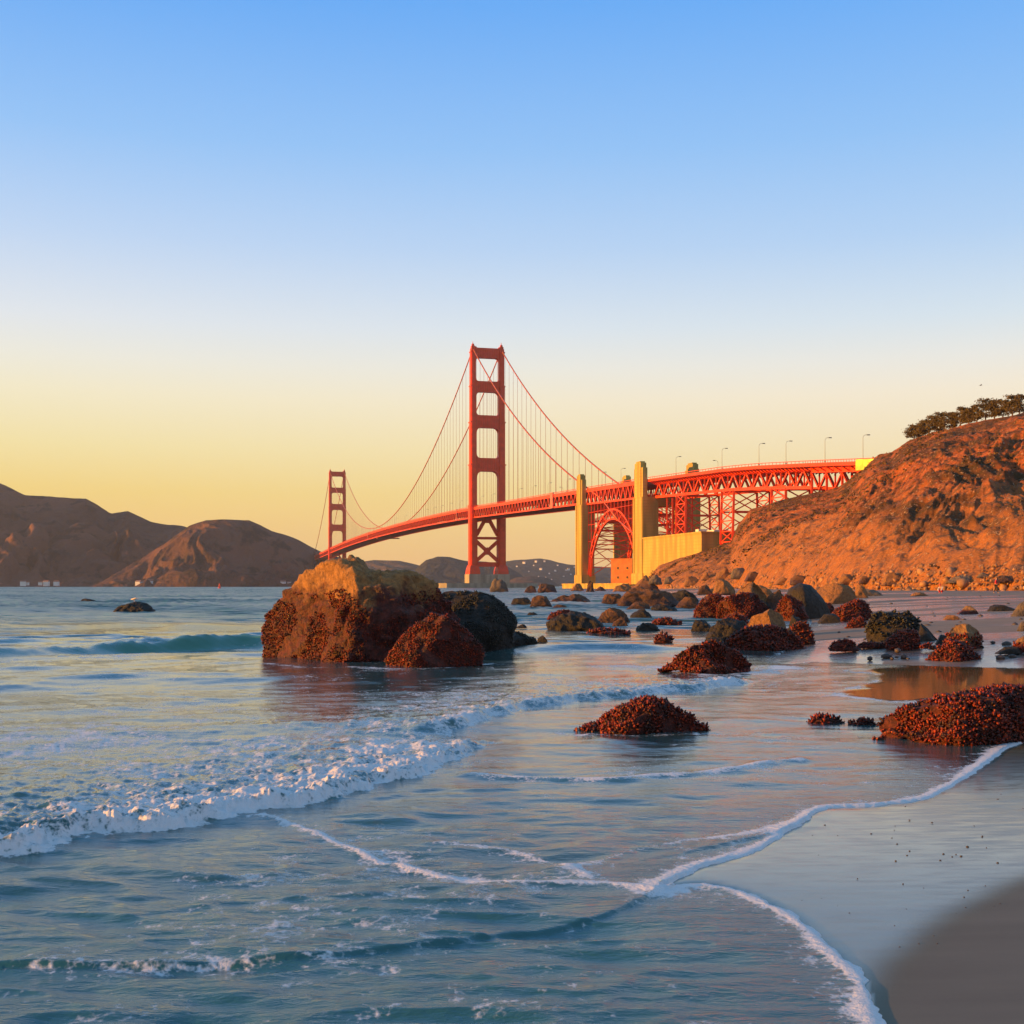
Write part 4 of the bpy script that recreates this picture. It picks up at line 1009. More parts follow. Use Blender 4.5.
def ico(n):
    if n not in ICO:
        bm = bmesh.new(); bmesh.ops.create_icosphere(bm, subdivisions=n, radius=1)
        ICO[n] = (np.array([v.co[:] for v in bm.verts]), np.array([[v.index for v in f.verts] for f in bm.faces])); bm.free()
    return ICO[n]
RK = [100]
def hull_rock(r_, n, cuts):
    P = []
    while len(P) < n:
        v = r_.normal(size=3); v /= (np.abs(v)**3.2).sum()**(1/3.2); v *= r_.uniform(.82, 1)
        if v[2] > -.5: P.append(v)
    P += [np.array([a_, b_, -.5]) for a_, b_ in ((-.9,-.8),(.9,-.8),(.9,.8),(-.9,.8))]
    bm = bmesh.new(); vs_ = [bm.verts.new(p) for p in P]
    bmesh.ops.convex_hull(bm, input=vs_, use_existing_faces=False)
    bmesh.ops.delete(bm, geom=[v for v in bm.verts if not v.link_faces], context='VERTS')
    bmesh.ops.triangulate(bm, faces=bm.faces)
    for _ in range(cuts):
        bmesh.ops.subdivide_edges(bm, edges=bm.edges, cuts=1, use_grid_fill=True); bmesh.ops.triangulate(bm, faces=bm.faces)
    bmesh.ops.smooth_vert(bm, verts=bm.verts, factor=.5, use_axis_x=True, use_axis_y=True, use_axis_z=True)
    bm.normal_update(); bm.verts.index_update()
    V = np.array([v.co[:] for v in bm.verts]); Nn = np.array([v.normal[:] for v in bm.verts]); Fc = np.array([[v.index for v in f.verts] for f in bm.faces]); bm.free()
    return V, Nn, Fc
def shells(V, Fc, size, cover, zlo, seed, mask_scale, thr, side=None):
    r_ = np.random.RandomState(seed)
    a_, b_, c_ = V[Fc[:,0]], V[Fc[:,1]], V[Fc[:,2]]
    nr = np.cross(b_-a_, c_-a_); ar = np.linalg.norm(nr, axis=1)/2; nr /= (2*ar[:,None]+1e-12)
    n = int(ar.sum()/(size*size*.28)*cover); n = min(n, 42000)
    idx = r_.choice(len(Fc), n, p=ar/ar.sum())
    w = r_.rand(n,2); fl = w.sum(1) > 1; w[fl] = 1-w[fl]
    P = a_[idx]+(b_-a_)[idx]*w[:,:1]+(c_-a_)[idx]*w[:,1:]
    nn = nr[idx]
    k = (P[:,2] > zlo) & (nn[:,2] > -.6) & (noise(P[:,0]*mask_scale, P[:,1]*mask_scale, P[:,2]*mask_scale+seed) > thr)
    if side is not None: k &= side(P)
    P, nn = P[k], nn[k]; n = len(P)
    d = nn+r_.normal(0,.45,(n,3))+[0,0,.25]; d /= np.linalg.norm(d,axis=1)[:,None]
    t = np.cross(d, r_.normal(size=(n,3))); t /= np.linalg.norm(t,axis=1)[:,None]; b = np.cross(d,t)
    L_ = size*np.where(r_.rand(n,1) < .25, r_.uniform(1.1,1.6,(n,1)), r_.uniform(.5,1.1,(n,1))); W = L_*.36; T_ = L_*.26
    pts = np.stack([P-d*L_*.2, P+d*L_*.45+t*W, P+d*L_*.5+b*T_, P+d*L_*.45-t*W, P+d*L_*.5-b*T_, P+d*L_*.98+t*W*.2], 1).reshape(-1,3)
    f0 = np.array([[0,1,2],[0,2,3],[0,3,4],[0,4,1],[5,2,1],[5,3,2],[5,4,3],[5,1,4]])
    return pts, (f0[None]+(np.arange(n)*6)[:,None,None]).reshape(-1,3)
def rock(label, style, sil=None, box=None, depth=.6, sub=4, shell=None, base=None, planes=7, rough=.05, seed=None, name='boulder', dist=None, group=None, cat='rock', sink=.35, weed=None, zbase=None, keel=.34):
    RK[0] += 1; seed = RK[0] if seed is None else seed
    r_ = np.random.RandomState(seed)
    if sil is None:
        x0, x1, yt, yb = box; k = int(r_.randint(9, 13)); sil = []
        pk = r_.uniform(-.35,.35)
        for i in range(k):
            t = math.pi*(1-i/(k-1)); cx_ = math.cos(t); s_ = math.sin(t)**.6
            jag = 1-.30*r_.rand()*(0 < i < k-1)
            sk = 1-.5*abs(cx_-pk)**1.6*.6
            sil.append(((x0+x1)/2+cx_*(x1-x0)/2*(1-.05*r_.rand()), yb-(yb-yt)*s_*jag*sk/(1-.0)))
        ymin = min(p[1] for p in sil); sil = [(p[0], yb-(yb-p[1])*(yb-yt)/(yb-ymin)) for p in sil]
    sil = np.array(sil, float)
    sil = np.vstack([np.linspace(p, q, 6, endpoint=False) for p, q in zip(sil[:-1], sil[1:])]+[sil[-1:]])
    yb = base or sil[:,1].max(); cx = (sil[:,0].min()+sil[:,0].max())/2
    gx, D, gz = ground_hit(cx, yb)
    if dist: D = dist; gz = max(0, H-(yb-HZ)/F*D) if zbase is None else zbase; gx = (cx-512)/F*D
    wpx = sil[:,0].max()-sil[:,0].min(); wid = wpx*D/F; dy = wid*depth/2
    Dc = D+dy*.55
    pts = np.stack([(sil[:,0]-cx)/F*Dc, H+(HZ-sil[:,1])/F*Dc-gz], 1)
    hgt = pts[:,1].max()
    pts[:,1] = np.where(pts[:,1] < hgt*.10, pts[:,1]-hgt*sink, pts[:,1])
    if base is None or True:
        pts = np.vstack([pts, [(pts[:,0].max()*.72, -hgt*sink), (0, -hgt*sink*1.1), (pts[:,0].min()*.72, -hgt*sink)]])
    c0 = np.array([0, hgt*.22]); rel = pts-c0
    th = np.arctan2(rel[:,1], rel[:,0]); rad = np.hypot(rel[:,0], rel[:,1]); o_ = np.argsort(th); th, rad = th[o_], rad[o_]
    th3 = np.concatenate([th-2*np.pi, th, th+2*np.pi]); rad3 = np.concatenate([rad]*3)
    Vn, Fc = ico(sub)
    t = np.arctan2(Vn[:,2], Vn[:,0]); Rr = np.interp(t, th3, rad3); rho = np.hypot(Vn[:,0], Vn[:,2])
    k = rho**.75
    V = np.stack([Rr*np.cos(t)*k, np.sign(Vn[:,1])*np.abs(Vn[:,1])**.85*dy, Rr*np.sin(t)*k+c0[1]], 1)
    xf = (V[:,0]-V[:,0].min())/(V[:,0].max()-V[:,0].min()); kf_ = np.where(xf < keel, .35+.65*xf/keel, 1-.88*(xf-keel)/(1-keel))
    V[:,1] = np.where(V[:,1] < 0, V[:,1]*kf_*1.15, V[:,1])
    S = max(wid, hgt*1.5)
    q = V/S*2.6+seed*3.1
    nrm_ = V-np.array([0,0,c0[1]]); nrm_ /= np.linalg.norm(nrm_,axis=1)[:,None]+1e-9
    V += nrm_*(rough*S*.9*fbm(q[:,0],q[:,1],q[:,2],2))[:,None]*(.25+.75*np.abs(Vn[:,1]))[:,None]
    for i in range(planes):
        n = np.array([r_.uniform(-1,1), -r_.uniform(.35,1)*(1 if r_.rand() < .8 else -1), r_.uniform(-.1,1.0)])
        if box is not None: n = r_.normal(size=3)*[1,1,1.2]; n[2] = abs(n[2]); n /= np.linalg.norm(n)
        dt = V@n; off = dt.max()*r_.uniform(.60,.93); ov = np.maximum(dt-off, 0); V -= ov[:,None]*n*.9
    q = V/S*9+seed*1.7
    V += nrm_*(rough*S*.34*(ridged(q[:,0],q[:,1],q[:,2],3)-.6)+rough*S*.22*fbm(q[:,0]*2.5,q[:,1]*2.5,q[:,2]*2.5,3))[:,None]
    if box is not None:
        V, nv_, Fc = hull_rock(r_, 12 if wpx < 20 else 18, 3 if wpx < 24 else 4)
        V[:,2] += .5; low_ = V[:,2].max()
        V[:,0] += (V[:,2]/low_)*r_.uniform(-.25,.25)
        V *= (1-.30*np.clip(V[:,2]/low_,0,1)*np.array([1,1,0])[:,None]).T if False else 1
        V[:,:2] *= (1-.28*np.clip(V[:,2:]/low_,0,1))
        V[:,0] = (V[:,0]-(V[:,0].max()+V[:,0].min())/2)*(wid*Dc/D)/(V[:,0].max()-V[:,0].min()); V[:,1] *= dy; V[:,2] *= hgt/low_*1.0
        q = V/S*7+seed; V += nv_*(rough*S*.35*fbm(q[:,0],q[:,1],q[:,2],4)+rough*S*.25*(ridged(q[:,0]*.7,q[:,1]*.7,q[:,2]*.7,3)-.6))[:,None]
        V[:,2] -= hgt*.06
    loc = ((cx-512)/F*Dc, Dc, gz)
    if zbase is not None: pass
    o = np_mesh(name, V, Fc, RM[style], style in ('mix','half') or (style in ('mussel','dark') and box is None)); o.location = loc
    tag(o, label, cat, group)
    if shell:
        size, cover, thr = shell[:3]; ztop = shell[3] if len(shell) > 3 else 9
        pv, pf = shells(V, Fc, size, cover, -.05, seed, 2.2/S*3, thr, side=(lambda P: P[:,2]+.12*hgt*noise(P[:,0]*4/S,P[:,1]*4/S,P[:,2]*4/S) < ztop*hgt))
        if len(pv): 
            s_ = np_mesh('mussels', pv, pf, M['weed'] if weed else M['shell'], False, parent=o); s_['kind'] = 'stuff'
    return o
# the big rock group
rock('largest rock in the shallows, tan on top and crusted with red brown mussels', 'mix',
     [(250,615),(258,608),(278,594),(295,579),(316,566),(335,560),(356,558),(367,570),(377,576),(390,571),(415,571),(436,577),(458,586),(472,600),(478,621),(470,645),(434,662),(387,663),(334,664),(268,663),(260,646),(252,627)],
     depth=.8, sub=6, shell=(.046,.9,-.18,.66), rough=.075, planes=9, sink=.15, seed=3, dist=27.6)
rock('dark wedge of rock leaning on the front right of the largest rock', 'mussel', [(382,665),(396,646),(415,624),(431,613),(446,615),(465,631),(481,645),(486,657),(477,660),(427,664)],
     depth=.55, sub=5, shell=(.046,.9,-.2,2), weed=False, seed=5, planes=5, dist=25.6)
rock('dark rounded rock behind the right end of the largest rock', 'dark', [(425,600),(440,586),(458,586),(480,588),(503,592),(515,604),(519,621),(513,634),(509,646),(440,646)], depth=.7, sub=5, dist=31, shell=(.05,.7,-.05,2), weed=True, planes=9, rough=.08)
rock('low black rock shelf trailing right from the largest rock', 'dark', [(470,649),(480,632),(492,627),(510,629),(525,636),(538,640),(548,647),(530,649)], depth=.35, sub=5, dist=32.5, shell=(.05,.8,-.1,2), weed=True)
# mid water rocks
rock('small mussel covered rock alone in the swash in front', 'mussel', [(570,733),(576,729),(597,727),(605,718),(625,708),(645,700),(662,695),(685,697),(700,705),(708,715),(711,727),(702,733),(650,735)], depth=.45, sub=5, shell=(.046,.95,-.40,2), rough=.08, seed=11, planes=4)
rock('thin tail of mussels trailing left from the small rock in front', 'mussel', [(568,734),(571,730),(580,731),(590,728),(604,730),(612,734)], depth=.3, sub=4, shell=(.045,.9,-.6,2))
rock('flat mussel covered rock with white water at its right end', 'mussel', [(652,660),(660,648),(680,639),(697,637),(715,641),(735,650),(750,660),(761,666),(745,669),(740,674),(725,674),(700,669),(655,665)], depth=.45, sub=5, shell=(.06,.95,-.40,2), rough=.08, seed=12, planes=4)
rock('large mussel covered rock at the right edge near the foam line', 'mussel', [(869,728),(877,722),(892,716),(905,710),(931,705),(953,698),(971,693),(997,691),(1019,691),(1050,698),(1070,720),(1060,737),(1024,738),(986,740),(953,742),(927,743),(909,739),(892,730)], depth=.5, sub=6, shell=(.046,.95,-.42,2), rough=.08, seed=13, planes=4)
rock('thin strip of mussels in the swash left of the large right rock', 'mussel', [(803,724),(806,719),(818,718),(830,717),(842,718),(850,722),(846,724)], depth=.4, sub=4, shell=(.05,.9,-.6,2))
rock('narrow mussel tail joining the strip to the large right rock', 'mussel', box=(849,876,720.5,726), sub=3, shell=(.05,.9,-.6,2))
rock('tiny dark stone in the water below the large right rock', 'mussel', box=(873,886,737,741), sub=3, shell=(.04,.8,-.6,2))
# rocks between
big = [
 ('dark rock with a gull on it, alone in the open sea at left','dark',(114,156,600.5,613)), ('tiny black rock awash far out at left','dark',(81,95,598.5,601)),
 ('pale pointed rock lit on its left, beside the near bridge tower','grey',(490,509,578,592)), ('small brown rock right of the pale pointed one','brown',(524,537,585,592.5)), ('rounded brown rock left of the sea wall','brown',(537,557,583,592.5)),
 ('low black rock behind the right end of the largest rock','dark',(511,533,597,605)), ('peaked brown rock in mid water left of the rock chain','brown',(530,552,594.5,606)), ('long low brown rock in front of the sea wall','brown',(550,591,594,602)),
 ('flat sliver of rock in front of the long low brown one','brown',(552,568,604.6,608)), ('tiny black rock in open water right of the largest rock','dark',(527,538,612,615)), ('small black rock at the right shoulder of the largest rock','dark',(515,527,624,628)),
 ('red brown dome of mussels behind the black ridge rock','mussel',(547,580,610,621)), ('black ridge shaped rock tapering to the left','dark',(545,609,611,631)), ('brown rock right of the black ridge','brown',(597,630,607,622.5)),
 ('small dark rounded rock right of the brown one','dark',(630,652,608,618)), ('small black rock in front of the thin red one','dark',(635,660,622,630.5)), ('thin red rock washed by white water','mussel',(653,682,618,624.5)),
 ('flat red strip of rock at the foot of the black ridge','mussel',(588,629,628.5,635)), ('small black rock left of the flat red strip','dark',(537,548,635,642)),
 ('left end of the brown rock band below the sea wall','brown',(601,626,593,603.5)), ('large reddish rock in the band below the yellow block','brown',(616,681,586,606)), ('dark rock at the right end of the reddish band','dark',(664,699,588,605)),
 ('mussel covered hump with a black right side near the pointed boulder','mussel',(694,731,592,618)), ('low dark shelf left of the boulder pile','dark',(691,714,619,631)),
 ('black mussel bed behind the orange boulder','dark',(705,750,616,642)),
]
for lb, st_, b in big:
    s_ = {'mussel': (.10,.7,-.25,2), 'dark': None, 'brown': None, 'grey': None}[st_]
    w_ = b[1]-b[0]
    rock(lb, st_, box=b, depth=.6, sub=5 if w_ > 30 else (4 if w_ > 14 else 3), shell=s_ if w_ > 25 else None, rough=.10, planes=10)
rock('mussel covered base under the pointed tan boulder', 'mussel', [(717,618),(718,604),(727,598),(740,594),(760,594),(772,600),(778,612),(775,619)], depth=.6, sub=5, shell=(.085,.8,-.25,2))
rock('pointed tan boulder on top of the mussel covered base', 'tan', [(731,603),(736,588),(742,581),(750,578),(765,580),(768,587),(773,600),(768,606),(745,606)], depth=.7, sub=5, base=612, dist=74, zbase=.3, planes=12)
rock('red mussel covered left half of the big dark boulder', 'mussel', [(772,617),(774,600),(777,591),(788,589),(798,592),(806,604),(808,618)], depth=.7, sub=5, dist=60, shell=(.085,.8,-.25,2))
rock('big dark boulder with a smooth black right side', 'dark', [(780,618),(785,600),(790,588),(800,583),(812,586),(825,597),(835,610),(836,617),(810,619)], depth=.7, sub=5, dist=63, planes=8)
rock('long orange lit boulder behind the big dark one', 'tan', [(805,603),(815,592),(822,585),(835,583),(848,585),(857,592),(857,602),(835,604)], depth=.6, sub=5, dist=95, zbase=.3)
rock('mussel covered reef below the orange boulder', 'mussel', [(722,648),(730,640),(745,630),(765,627),(785,628),(800,632),(808,640),(810,648),(780,651),(740,650)], depth=.5, sub=5, shell=(.09,.9,-.5,2))
rock('bright orange boulder sitting on the mussel reef', 'tan', [(747,626),(752,616),(764,613),(770,608),(778,606),(782,614),(789,618),(793,628),(780,632),(758,631)], depth=.7, sub=5, dist=42, zbase=.3, planes=10)
rock('small mussel covered rock at the right end of the reef', 'mussel', box=(791,814,620,645), sub=4, shell=(.09,.8,-.4,2))
rock('red and black rock on the sand right of the big dark boulder', 'mussel', [(829,618),(838,610),(850,603),(862,600),(872,604),(877,612),(877,620),(850,621)], depth=.6, sub=5, shell=(.11,.8,-.3,2))
rock('low dark rock left of the red and black one', 'dark', box=(818,840,613,623), sub=4)
rock('small dark mussel clump on the sand under the red and black rock', 'mussel', box=(847,866,617,628), sub=4, shell=(.08,.8,-.4,2))
rock('tiny mussel covered rock on the wet sand', 'mussel', box=(831,857,640,651), sub=4, shell=(.07,.9,-.4,2))
rock('thin weed covered stones trailing across the wet sand', 'mussel', box=(858,888,643,648), sub=3, shell=(.05,.9,-.4,2))
rock('large black weedy boulder on the beach', 'dark', [(867,637),(870,624),(876,614),(888,611),(900,613),(910,611),(919,616),(925,628),(926,640),(895,641)], depth=.6, sub=5, shell=(.09,.6,-.1,2), weed=True)
rock('dark wedge shaped boulder right of the large black one', 'dark', [(918,640),(922,622),(928,620),(936,627),(944,638),(940,641)], depth=.7, sub=4, planes=9)
rock('red mussel mound in front of the large black boulder', 'mussel', [(887,647),(890,639),(899,633),(912,629),(920,630),(924,640),(922,648)], depth=.6, sub=5, shell=(.075,.95,-.7,2))
rock('tiny mussel clump beside the red mound', 'mussel', box=(921,933,643,649), sub=3, shell=(.06,.9,-.7,2))
rock('tan topped rock with a mussel skirt on the beach', 'half', [(946,646),(948,636),(953,626),(962,622),(972,624),(980,630),(982,641),(978,647)], depth=.7, sub=5, shell=(.075,.8,-.2,.5))
rock('low dark rock touching the left of the tan topped one', 'dark', box=(936,952,634,644), sub=4)
rock('flat red mussel bed in front of the tan topped rock', 'mussel', [(926,658),(934,651),(945,645),(955,642),(968,646),(978,651),(986,657),(970,660),(940,660)], depth=.5, sub=5, shell=(.07,.95,-.7,2))
rock('small dark stone with a tan front on the open sand', 'half', box=(958,978,605,614), sub=4, shell=None)
rock('flat tan stone on the open sand', 'tan', box=(944,960,614.7,620), sub=4)
rock('grey boulder at the right edge behind the sand channels', 'grey', box=(1013,1044,599,616), sub=5)
rock('low dark weedy stones left of the grey boulder', 'dark', box=(988,1015,604,611), sub=4)
rock('smaller grey boulder at the right edge', 'grey', box=(1018,1040,620,631), sub=4)
rock('tan and mussel boulder cut by the right edge', 'half', box=(1013,1060,632,653), sub=5, shell=(.075,.8,-.2,.5))
rock('low dark rock left of the boulder cut by the right edge', 'dark', box=(996,1020,646,654), sub=4)
more = [('brown boulder between the pointed boulder and the big dark one','brown',(764,786,588,614),None),('dark block wedged under the right side of the pointed boulder','dark',(752,774,598,618),None),
 ('mussel covered rock just left of the orange boulder','mussel',(722,750,612,630),None),('small tan stone behind the mussel covered hump','tan',(706,722,586,598),110),('orange rock behind the mussel covered base','tan',(752,776,584,600),100),
 ('black rock right of the bright orange boulder','dark',(786,806,614,636),None),('red mussel rock between the big dark boulder and the red and black one','mussel',(812,834,602,616),None),('low black stones left of the mussel reef','dark',(702,726,636,647),None),
 ('brown rock in the gap left of the mussel covered hump','brown',(676,698,596,608),None),('flat black rock between the reddish band and the hump','dark',(650,678,604,611),None),('tan boulder right of the long orange one','tan',(852,868,584,598),110),
 ('small brown stone right of the black ridge in mid water','brown',(612,628,618,626),None),('low brown stones in front of the reddish band','brown',(626,650,602,609),None),('small red rock left of the flat mussel rock','mussel',(655,672,634,643),None)]
for lb, st_, b, D_ in more:
    rock(lb, st_, box=b, depth=.7, sub=4, dist=None, rough=.09, shell=(.10,.7,-.25,2) if st_ == 'mussel' else None)
# boulders at the foot of the cliff
foot_r = [('tall tan block standing at the cliff foot left of centre','tan',(715,731,567,580),230),('dark grey slab leaning beside the tall tan block','grey',(731,748,567,579),235),('round tan boulder below the tall tan block','tan',(713,735,578,594),150),
 ('small tan boulder left of the tall tan block','tan',(701,711,572,580),240),('brown boulder with a dark right side left of the round tan one','brown',(697,713,584,594),145),('dark grey boulder against the sea wall end','grey',(648,662,574,584),330),('grey boulder next to the one at the sea wall end','grey',(664,676,576,584),320),
 ('tan rock pile at the foot of the yellow block','tan',(634,652,574,588),340),('tan boulder at the cliff foot above the sand','tan',(882,903,572,586),185),('dark tall stone left of the boulder above the sand','brown',(859,871,576,588),190),
 ('long grey green outcrop at the cliff foot','grey',(947,975,575,585),178),('second grey green outcrop right of the long one','grey',(977,990,572,579),180),('dark brown boulder beside the walking person','brown',(992,1021,575,587),160),
 ('flat grey rock on the sand left of the crouching person','grey',(858,882,589,596),None),('pair of low tan stones on the sand','tan',(911,928,592,596),None),('low dark stone at the back of the beach','brown',(928,939,583,587.5),170),
 ('small orange boulder just right of the pointed tan boulder','tan',(775,790,577,585),210),('brown boulder behind the big dark boulder','brown',(790,812,574,586),200),('tan boulder at the cliff foot above the long orange one','tan',(838,858,573,584),200),
 ('orange stone in front of the sea wall left end','tan',(570,584,583,591),480),('dark pointed stone in front of the sea wall','brown',(586,594,580,592),380),('orange boulder in front of the sea wall right end','tan',(612,634,583,591.5),400),
 ('brown boulder between the sea wall and the cliff','brown',(636,660,580,591),330),('small brown rock off the sea wall','brown',(594,606,586,591),400),
 ('broken tan block in the middle of the cliff foot boulders','tan',(684,700,576,586),250),('brown stone wedged behind the boulder pile','brown',(745,762,571,581),215)]
rowsC = HZ-(Zc-H)/Y*F
def on_slope(px, py):
    j = int(np.argmin(abs(U[0]-px))); k = int(np.argmax(rowsC[3:ci,j] <= py))+3
    return float(Y[k,j]), float(Zc[k,j])
for lb, st_, b, D_ in foot_r:
    zb_ = None
    if D_:
        if b[0] > 648 and b[3] < 588.5: D_, zb_ = on_slope((b[0]+b[1])/2, b[3]); D_ -= 1.0
        else: zb_ = H-(b[3]-HZ)/F*D_
        if zb_ < .2: D_, zb_ = None, None
    rock(lb, st_, box=b, depth=.8, sub=4, dist=D_, rough=.10, zbase=zb_, sink=.6)
# scree and pebbles
rs = np.random.RandomState(8); Vn, Fc = ico(1); vs, fs, nb_ = [], [], 0
for k in range(2200):
    px = rs.uniform(665, 1090); j = int(np.argmin(abs(U[0]-px))); i_ = int(abs(rs.normal(0, 5)))+3
    c = np.array([X[i_,j], Y[i_,j]-rs.uniform(0,3), max(Zc[i_,j],.5)]); s_ = rs.uniform(.10,.42)*(.5+Y[i_,j]/400)
    if rs.rand() < .05: s_ *= 2.2
    v = Vn*(s_*rs.uniform(.6,1.3,3))*(1+rs.uniform(-.35,.35,(len(Vn),1)))+c
    vs.append(v); fs.append(Fc+nb_); nb_ += len(Vn)
tag(np_mesh('scree', np.vstack(vs), np.vstack(fs), mat('scree_stone', (.30,.15,.075), .9, var=.6, scale=.8), False), 'loose broken stones scattered along the foot of the cliff', 'scree', kind='stuff')
vs, fs, nb_ = [], [], 0
for k in range(75):
    px, py = rs.uniform(760,1060), rs.uniform(795,950)
    x, y = gp(px, py); z, s1_, _, _ = sand_z(np.array([x]), np.array([y]))
    if s1_[0] < .15: continue
    s_ = rs.uniform(.002,.0052)*(1+(y > 7)*.8)
    v = Vn*(s_*rs.uniform(.7,1.4,3)*[1,1,.6])+np.array([x,y,z[0]+s_*.2]); vs.append(v); fs.append(Fc+nb_); nb_ += len(Vn)
for k in range(90):
    px, py = rs.uniform(830,1060), rs.uniform(594,660)
    x, y, z = ground_hit(px, py)
    s_ = rs.uniform(.03,.09)*(1+y/90)
    v = Vn*(s_*rs.uniform(.7,1.4,3)*[1,1,.6])+np.array([x,y,z]); vs.append(v); fs.append(Fc+nb_); nb_ += len(Vn)
tag(np_mesh('pebbles', np.vstack(vs), np.vstack(fs), mat('pebble_stone', (.06,.04,.035), .6), False), 'small dark pebbles strewn over the wet sand', 'pebbles', kind='stuff')

# ---------------------------------------------------------------- people and birds
skin = mat('skin', (.55,.30,.20), .6, var=.08); redc = mat('red_cloth', (.62,.03,.04), .8, var=.15, scale=8); darkc = mat('dark_cloth', (.03,.025,.035), .8, var=.2); hairm = mat('hair', (.28,.14,.05), .7); whitec = mat('white_cloth', (.7,.62,.58), .8, var=.1)
def skinned(name, joints, edges, radii, m_, parent=None, root=0, levels=1):
    me = bpy.data.meshes.new(name); me.from_pydata(joints, edges, []); o = bpy.data.objects.new(name, me); COL.objects.link(o)
    md = o.modifiers.new('skin', 'SKIN'); sv = me.skin_vertices[0].data
    for i, r_ in enumerate(radii): sv[i].radius = (r_, r_*.85) if not isinstance(r_, tuple) else r_; sv[i].use_root = (i == root)
    sb_ = o.modifiers.new('sub', 'SUBSURF'); sb_.levels = levels; sb_.render_levels = levels
    dg = bpy.context.evaluated_depsgraph_get(); m2 = bpy.data.meshes.new_from_object(o.evaluated_get(dg)); o.modifiers.clear(); o.data = m2
    m2.materials.clear(); m2.materials.append(m_); m2.polygons.foreach_set('use_smooth', [True]*len(m2.polygons))
    if parent: o.parent = parent
    return o
def person(loc, rz, label, pose, top, bottom, hat=None, s=1.0):
    r_ = empty('person', loc, rz); r_.scale = (s,s,s); tag(r_, label, 'person')
    if pose == 'walk':
        J = {'pel':(0,0,.92),'spi':(0,.02,1.15),'che':(0,.0,1.36),'nec':(0,-.02,1.5),'hd0':(0,-.04,1.58),'hd1':(0,-.05,1.70),
             'hl':(-.1,0,.88),'kl':(-.11,-.16,.50),'al':(-.11,-.18,.09),'tl':(-.11,-.33,.04),'hr':(.1,0,.88),'kr':(.11,.06,.48),'ar':(.11,.25,.13),'tr':(.11,.15,.03),
             'sl':(-.19,0,1.42),'el':(-.27,.10,1.16),'wl':(-.25,-.05,.98),'pl':(-.25,-.12,.93),'sr':(.19,0,1.42),'er':(.28,-.08,1.17),'wr':(.25,-.24,1.05),'pr':(.24,-.31,1.02)}
    else:
        J = {'pel':(0,.12,.30),'spi':(0,.06,.50),'che':(0,-.08,.66),'nec':(0,-.17,.76),'hd0':(0,-.22,.83),'hd1':(0,-.28,.93),
             'hl':(-.1,.1,.30),'kl':(-.16,-.28,.46),'al':(-.13,-.08,.09),'tl':(-.13,-.22,.04),'hr':(.1,.1,.30),'kr':(.16,-.28,.46),'ar':(.13,-.08,.09),'tr':(.13,-.22,.04),
             'sl':(-.19,-.08,.68),'el':(-.24,-.28,.50),'wl':(-.14,-.46,.32),'pl':(-.12,-.52,.24),'sr':(.19,-.08,.68),'er':(.24,-.30,.50),'wr':(.14,-.46,.34),'pr':(.11,-.52,.26)}
    ks = list(J); ix = {k: i for i, k in enumerate(ks)}
    E = [('pel','spi'),('spi','che'),('che','nec'),('nec','hd0'),('hd0','hd1'),('pel','hl'),('hl','kl'),('kl','al'),('al','tl'),('pel','hr'),('hr','kr'),('kr','ar'),('ar','tr'),('che','sl'),('sl','el'),('el','wl'),('wl','pl'),('che','sr'),('sr','er'),('er','wr'),('wr','pr')]
    rad = {'pel':.14,'spi':.12,'che':.14,'nec':.055,'hd0':.075,'hd1':.09,'hl':.09,'kl':.06,'al':.042,'tl':.035,'hr':.09,'kr':.06,'ar':.042,'tr':.035,'sl':.06,'el':.042,'wl':.03,'pl':.03,'sr':.06,'er':.042,'wr':.03,'pr':.03}
    skinned('body', [J[k] for k in ks], [(ix[p],ix[q]) for p,q in E], [rad[k] for k in ks], skin, r_)
    def sub(name, keys, m_, grow):
        kk = [k for k in ks if k in keys]; jx = {k:i for i,k in enumerate(kk)}
        skinned(name, [J[k] for k in kk], [(jx[p],jx[q]) for p,q in E if p in jx and q in jx], [rad[k]+grow for k in kk], m_, r_)
    sub('jacket', {'pel','spi','che','sl','el','wl','sr','er','wr'}, top, .022)
    sub('trousers', {'pel','hl','kl','al','hr','kr','ar'}, bottom, .014)
    hd = Vector(J['hd1']); mb = MB(); Vn_, Fc_ = ico(2)
    mb.poly([tuple(hd+Vector((v[0]*.105, .02+v[1]*.115, .03+v[2]*.10))) for v in Vn_ if True], [tuple(f) for f in Fc_]); mb.build('hat' if hat else 'hair', hat or hairm, r_, True)
x, y, z = ground_hit(996, 593.5); person((x,y,z), R(70), 'person in a red jacket and dark trousers walking on the back of the beach', 'walk', redc, darkc, s=1.0)
x, y, z = ground_hit(941, 593.5); person((x,y,z), R(-40), 'person crouching on the sand in a white and red top', 'crouch', whitec, redc, redc, s=1.0)
x, y, z = ground_hit(853, 589.5); person((x,y,z), R(10), 'person in a dark red top standing behind the boulders', 'walk', redc, darkc, s=1.0)

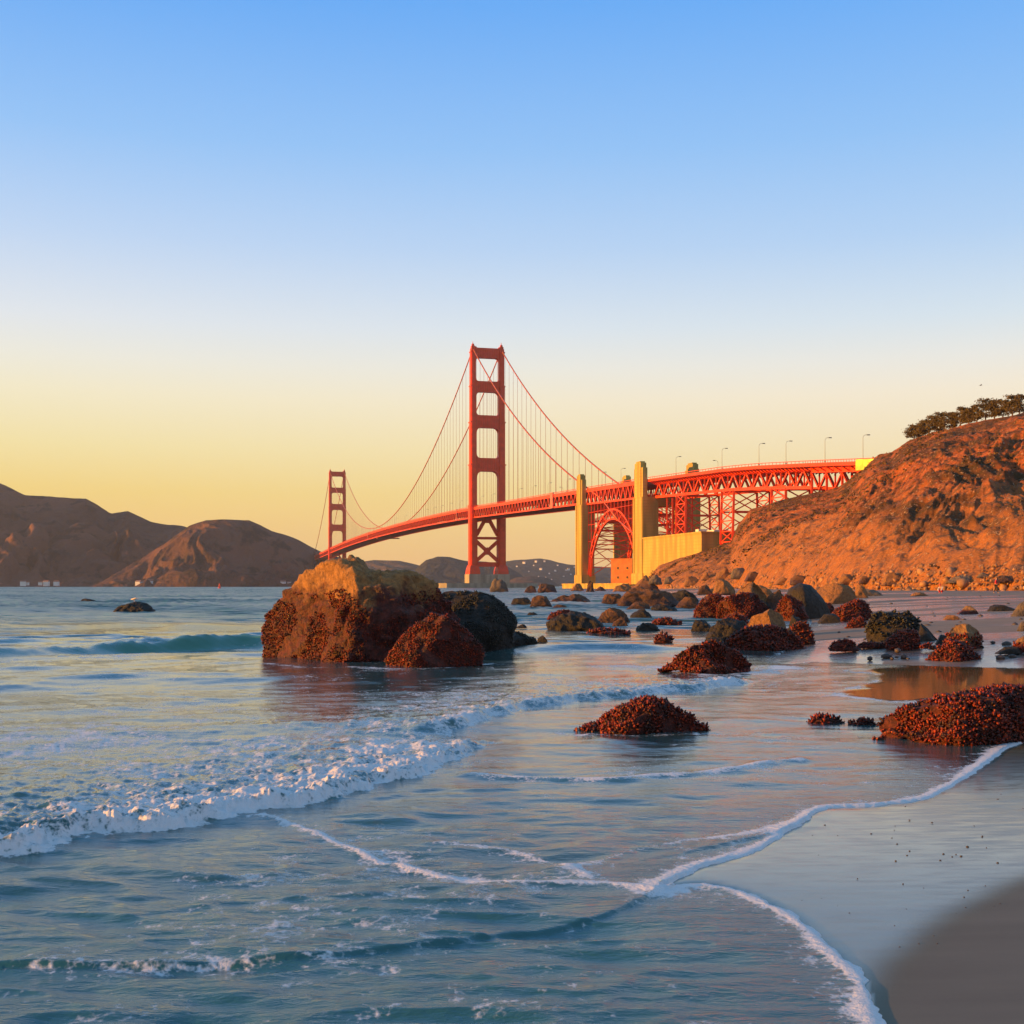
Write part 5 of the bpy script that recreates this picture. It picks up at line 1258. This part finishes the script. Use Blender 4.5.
def bird(loc, rz, label, flying):
    r_ = empty('gull', loc, rz); tag(r_, label, 'bird')
    bmt = mat('feathers_dark', (.10,.08,.07), .7) if flying else mat('feathers_pale', (.6,.5,.42), .7)
    skinned('body', [(0,-.22,.16),(0,-.14,.17),(0,.02,.12),(0,.20,.10),(0,.34,.09)], [(0,1),(1,2),(2,3),(3,4)], [.045,.05,.09,.06,.02], bmt, r_)
    if flying:
        for sg in (-1, 1):
            mb = MB(); mb.poly([(0,-.06,.13),(0,.1,.13),(.35*sg,.06,.26),(.35*sg,-.10,.26),(.75*sg,.08,.18),(.7*sg,-.02,.18),(0,-.06,.15),(0,.1,.15),(.35*sg,.06,.28),(.35*sg,-.10,.28),(.75*sg,.08,.19),(.7*sg,-.02,.19)],
                [(0,1,2,3),(3,2,4,5),(6,9,8,7),(9,11,10,8),(1,7,8,2),(2,8,10,4),(0,3,9,6),(3,5,11,9),(4,10,11,5)]); mb.build('wing', bmt, r_)
    else:
        mb = MB(); mb.tube((-.03,.02,-.06),(-.03,.02,.08),.008); mb.tube((.03,.02,-.06),(.03,.02,.08),.008); mb.build('legs', bmt, r_)
    mb = MB(); mb.tube((0,-.25,.165),(0,-.33,.15),.014,.004,6); mb.build('beak', mat('beak', (.5,.3,.08), .5), r_)
D = 78.; bird(((132-512)/F*D, D+.5, H+(HZ-601.2)/F*D+.02), R(60), 'pale gull perched on the dark rock alone in the open sea', False)
D = 230.; bird(((981-512)/F*D, D, H+(HZ-386)/F*D), R(80), 'dark bird flying in the sky above the pines', True)

# ---------------------------------------------------------------- haze
mb = MB(); mb.box(-9200,9200,-9200,9200,-3.0,330)
hz = bpy.data.materials.new('haze'); hz.use_nodes = True; t = hz.node_tree; t.nodes.clear()
oo = t.nodes.new('ShaderNodeOutputMaterial'); vv_ = t.nodes.new('ShaderNodeVolumePrincipled'); vv_.inputs['Color'].default_value = (.80,.84,.95,1); vv_.inputs['Density'].default_value = .00004; vv_.inputs['Anisotropy'].default_value = .2
t.links.new(vv_.outputs[0], oo.inputs['Volume'])
USE_HAZE = True
if USE_HAZE: tag(mb.build('haze', hz), 'thin sea haze over the strait', 'haze', kind='stuff')
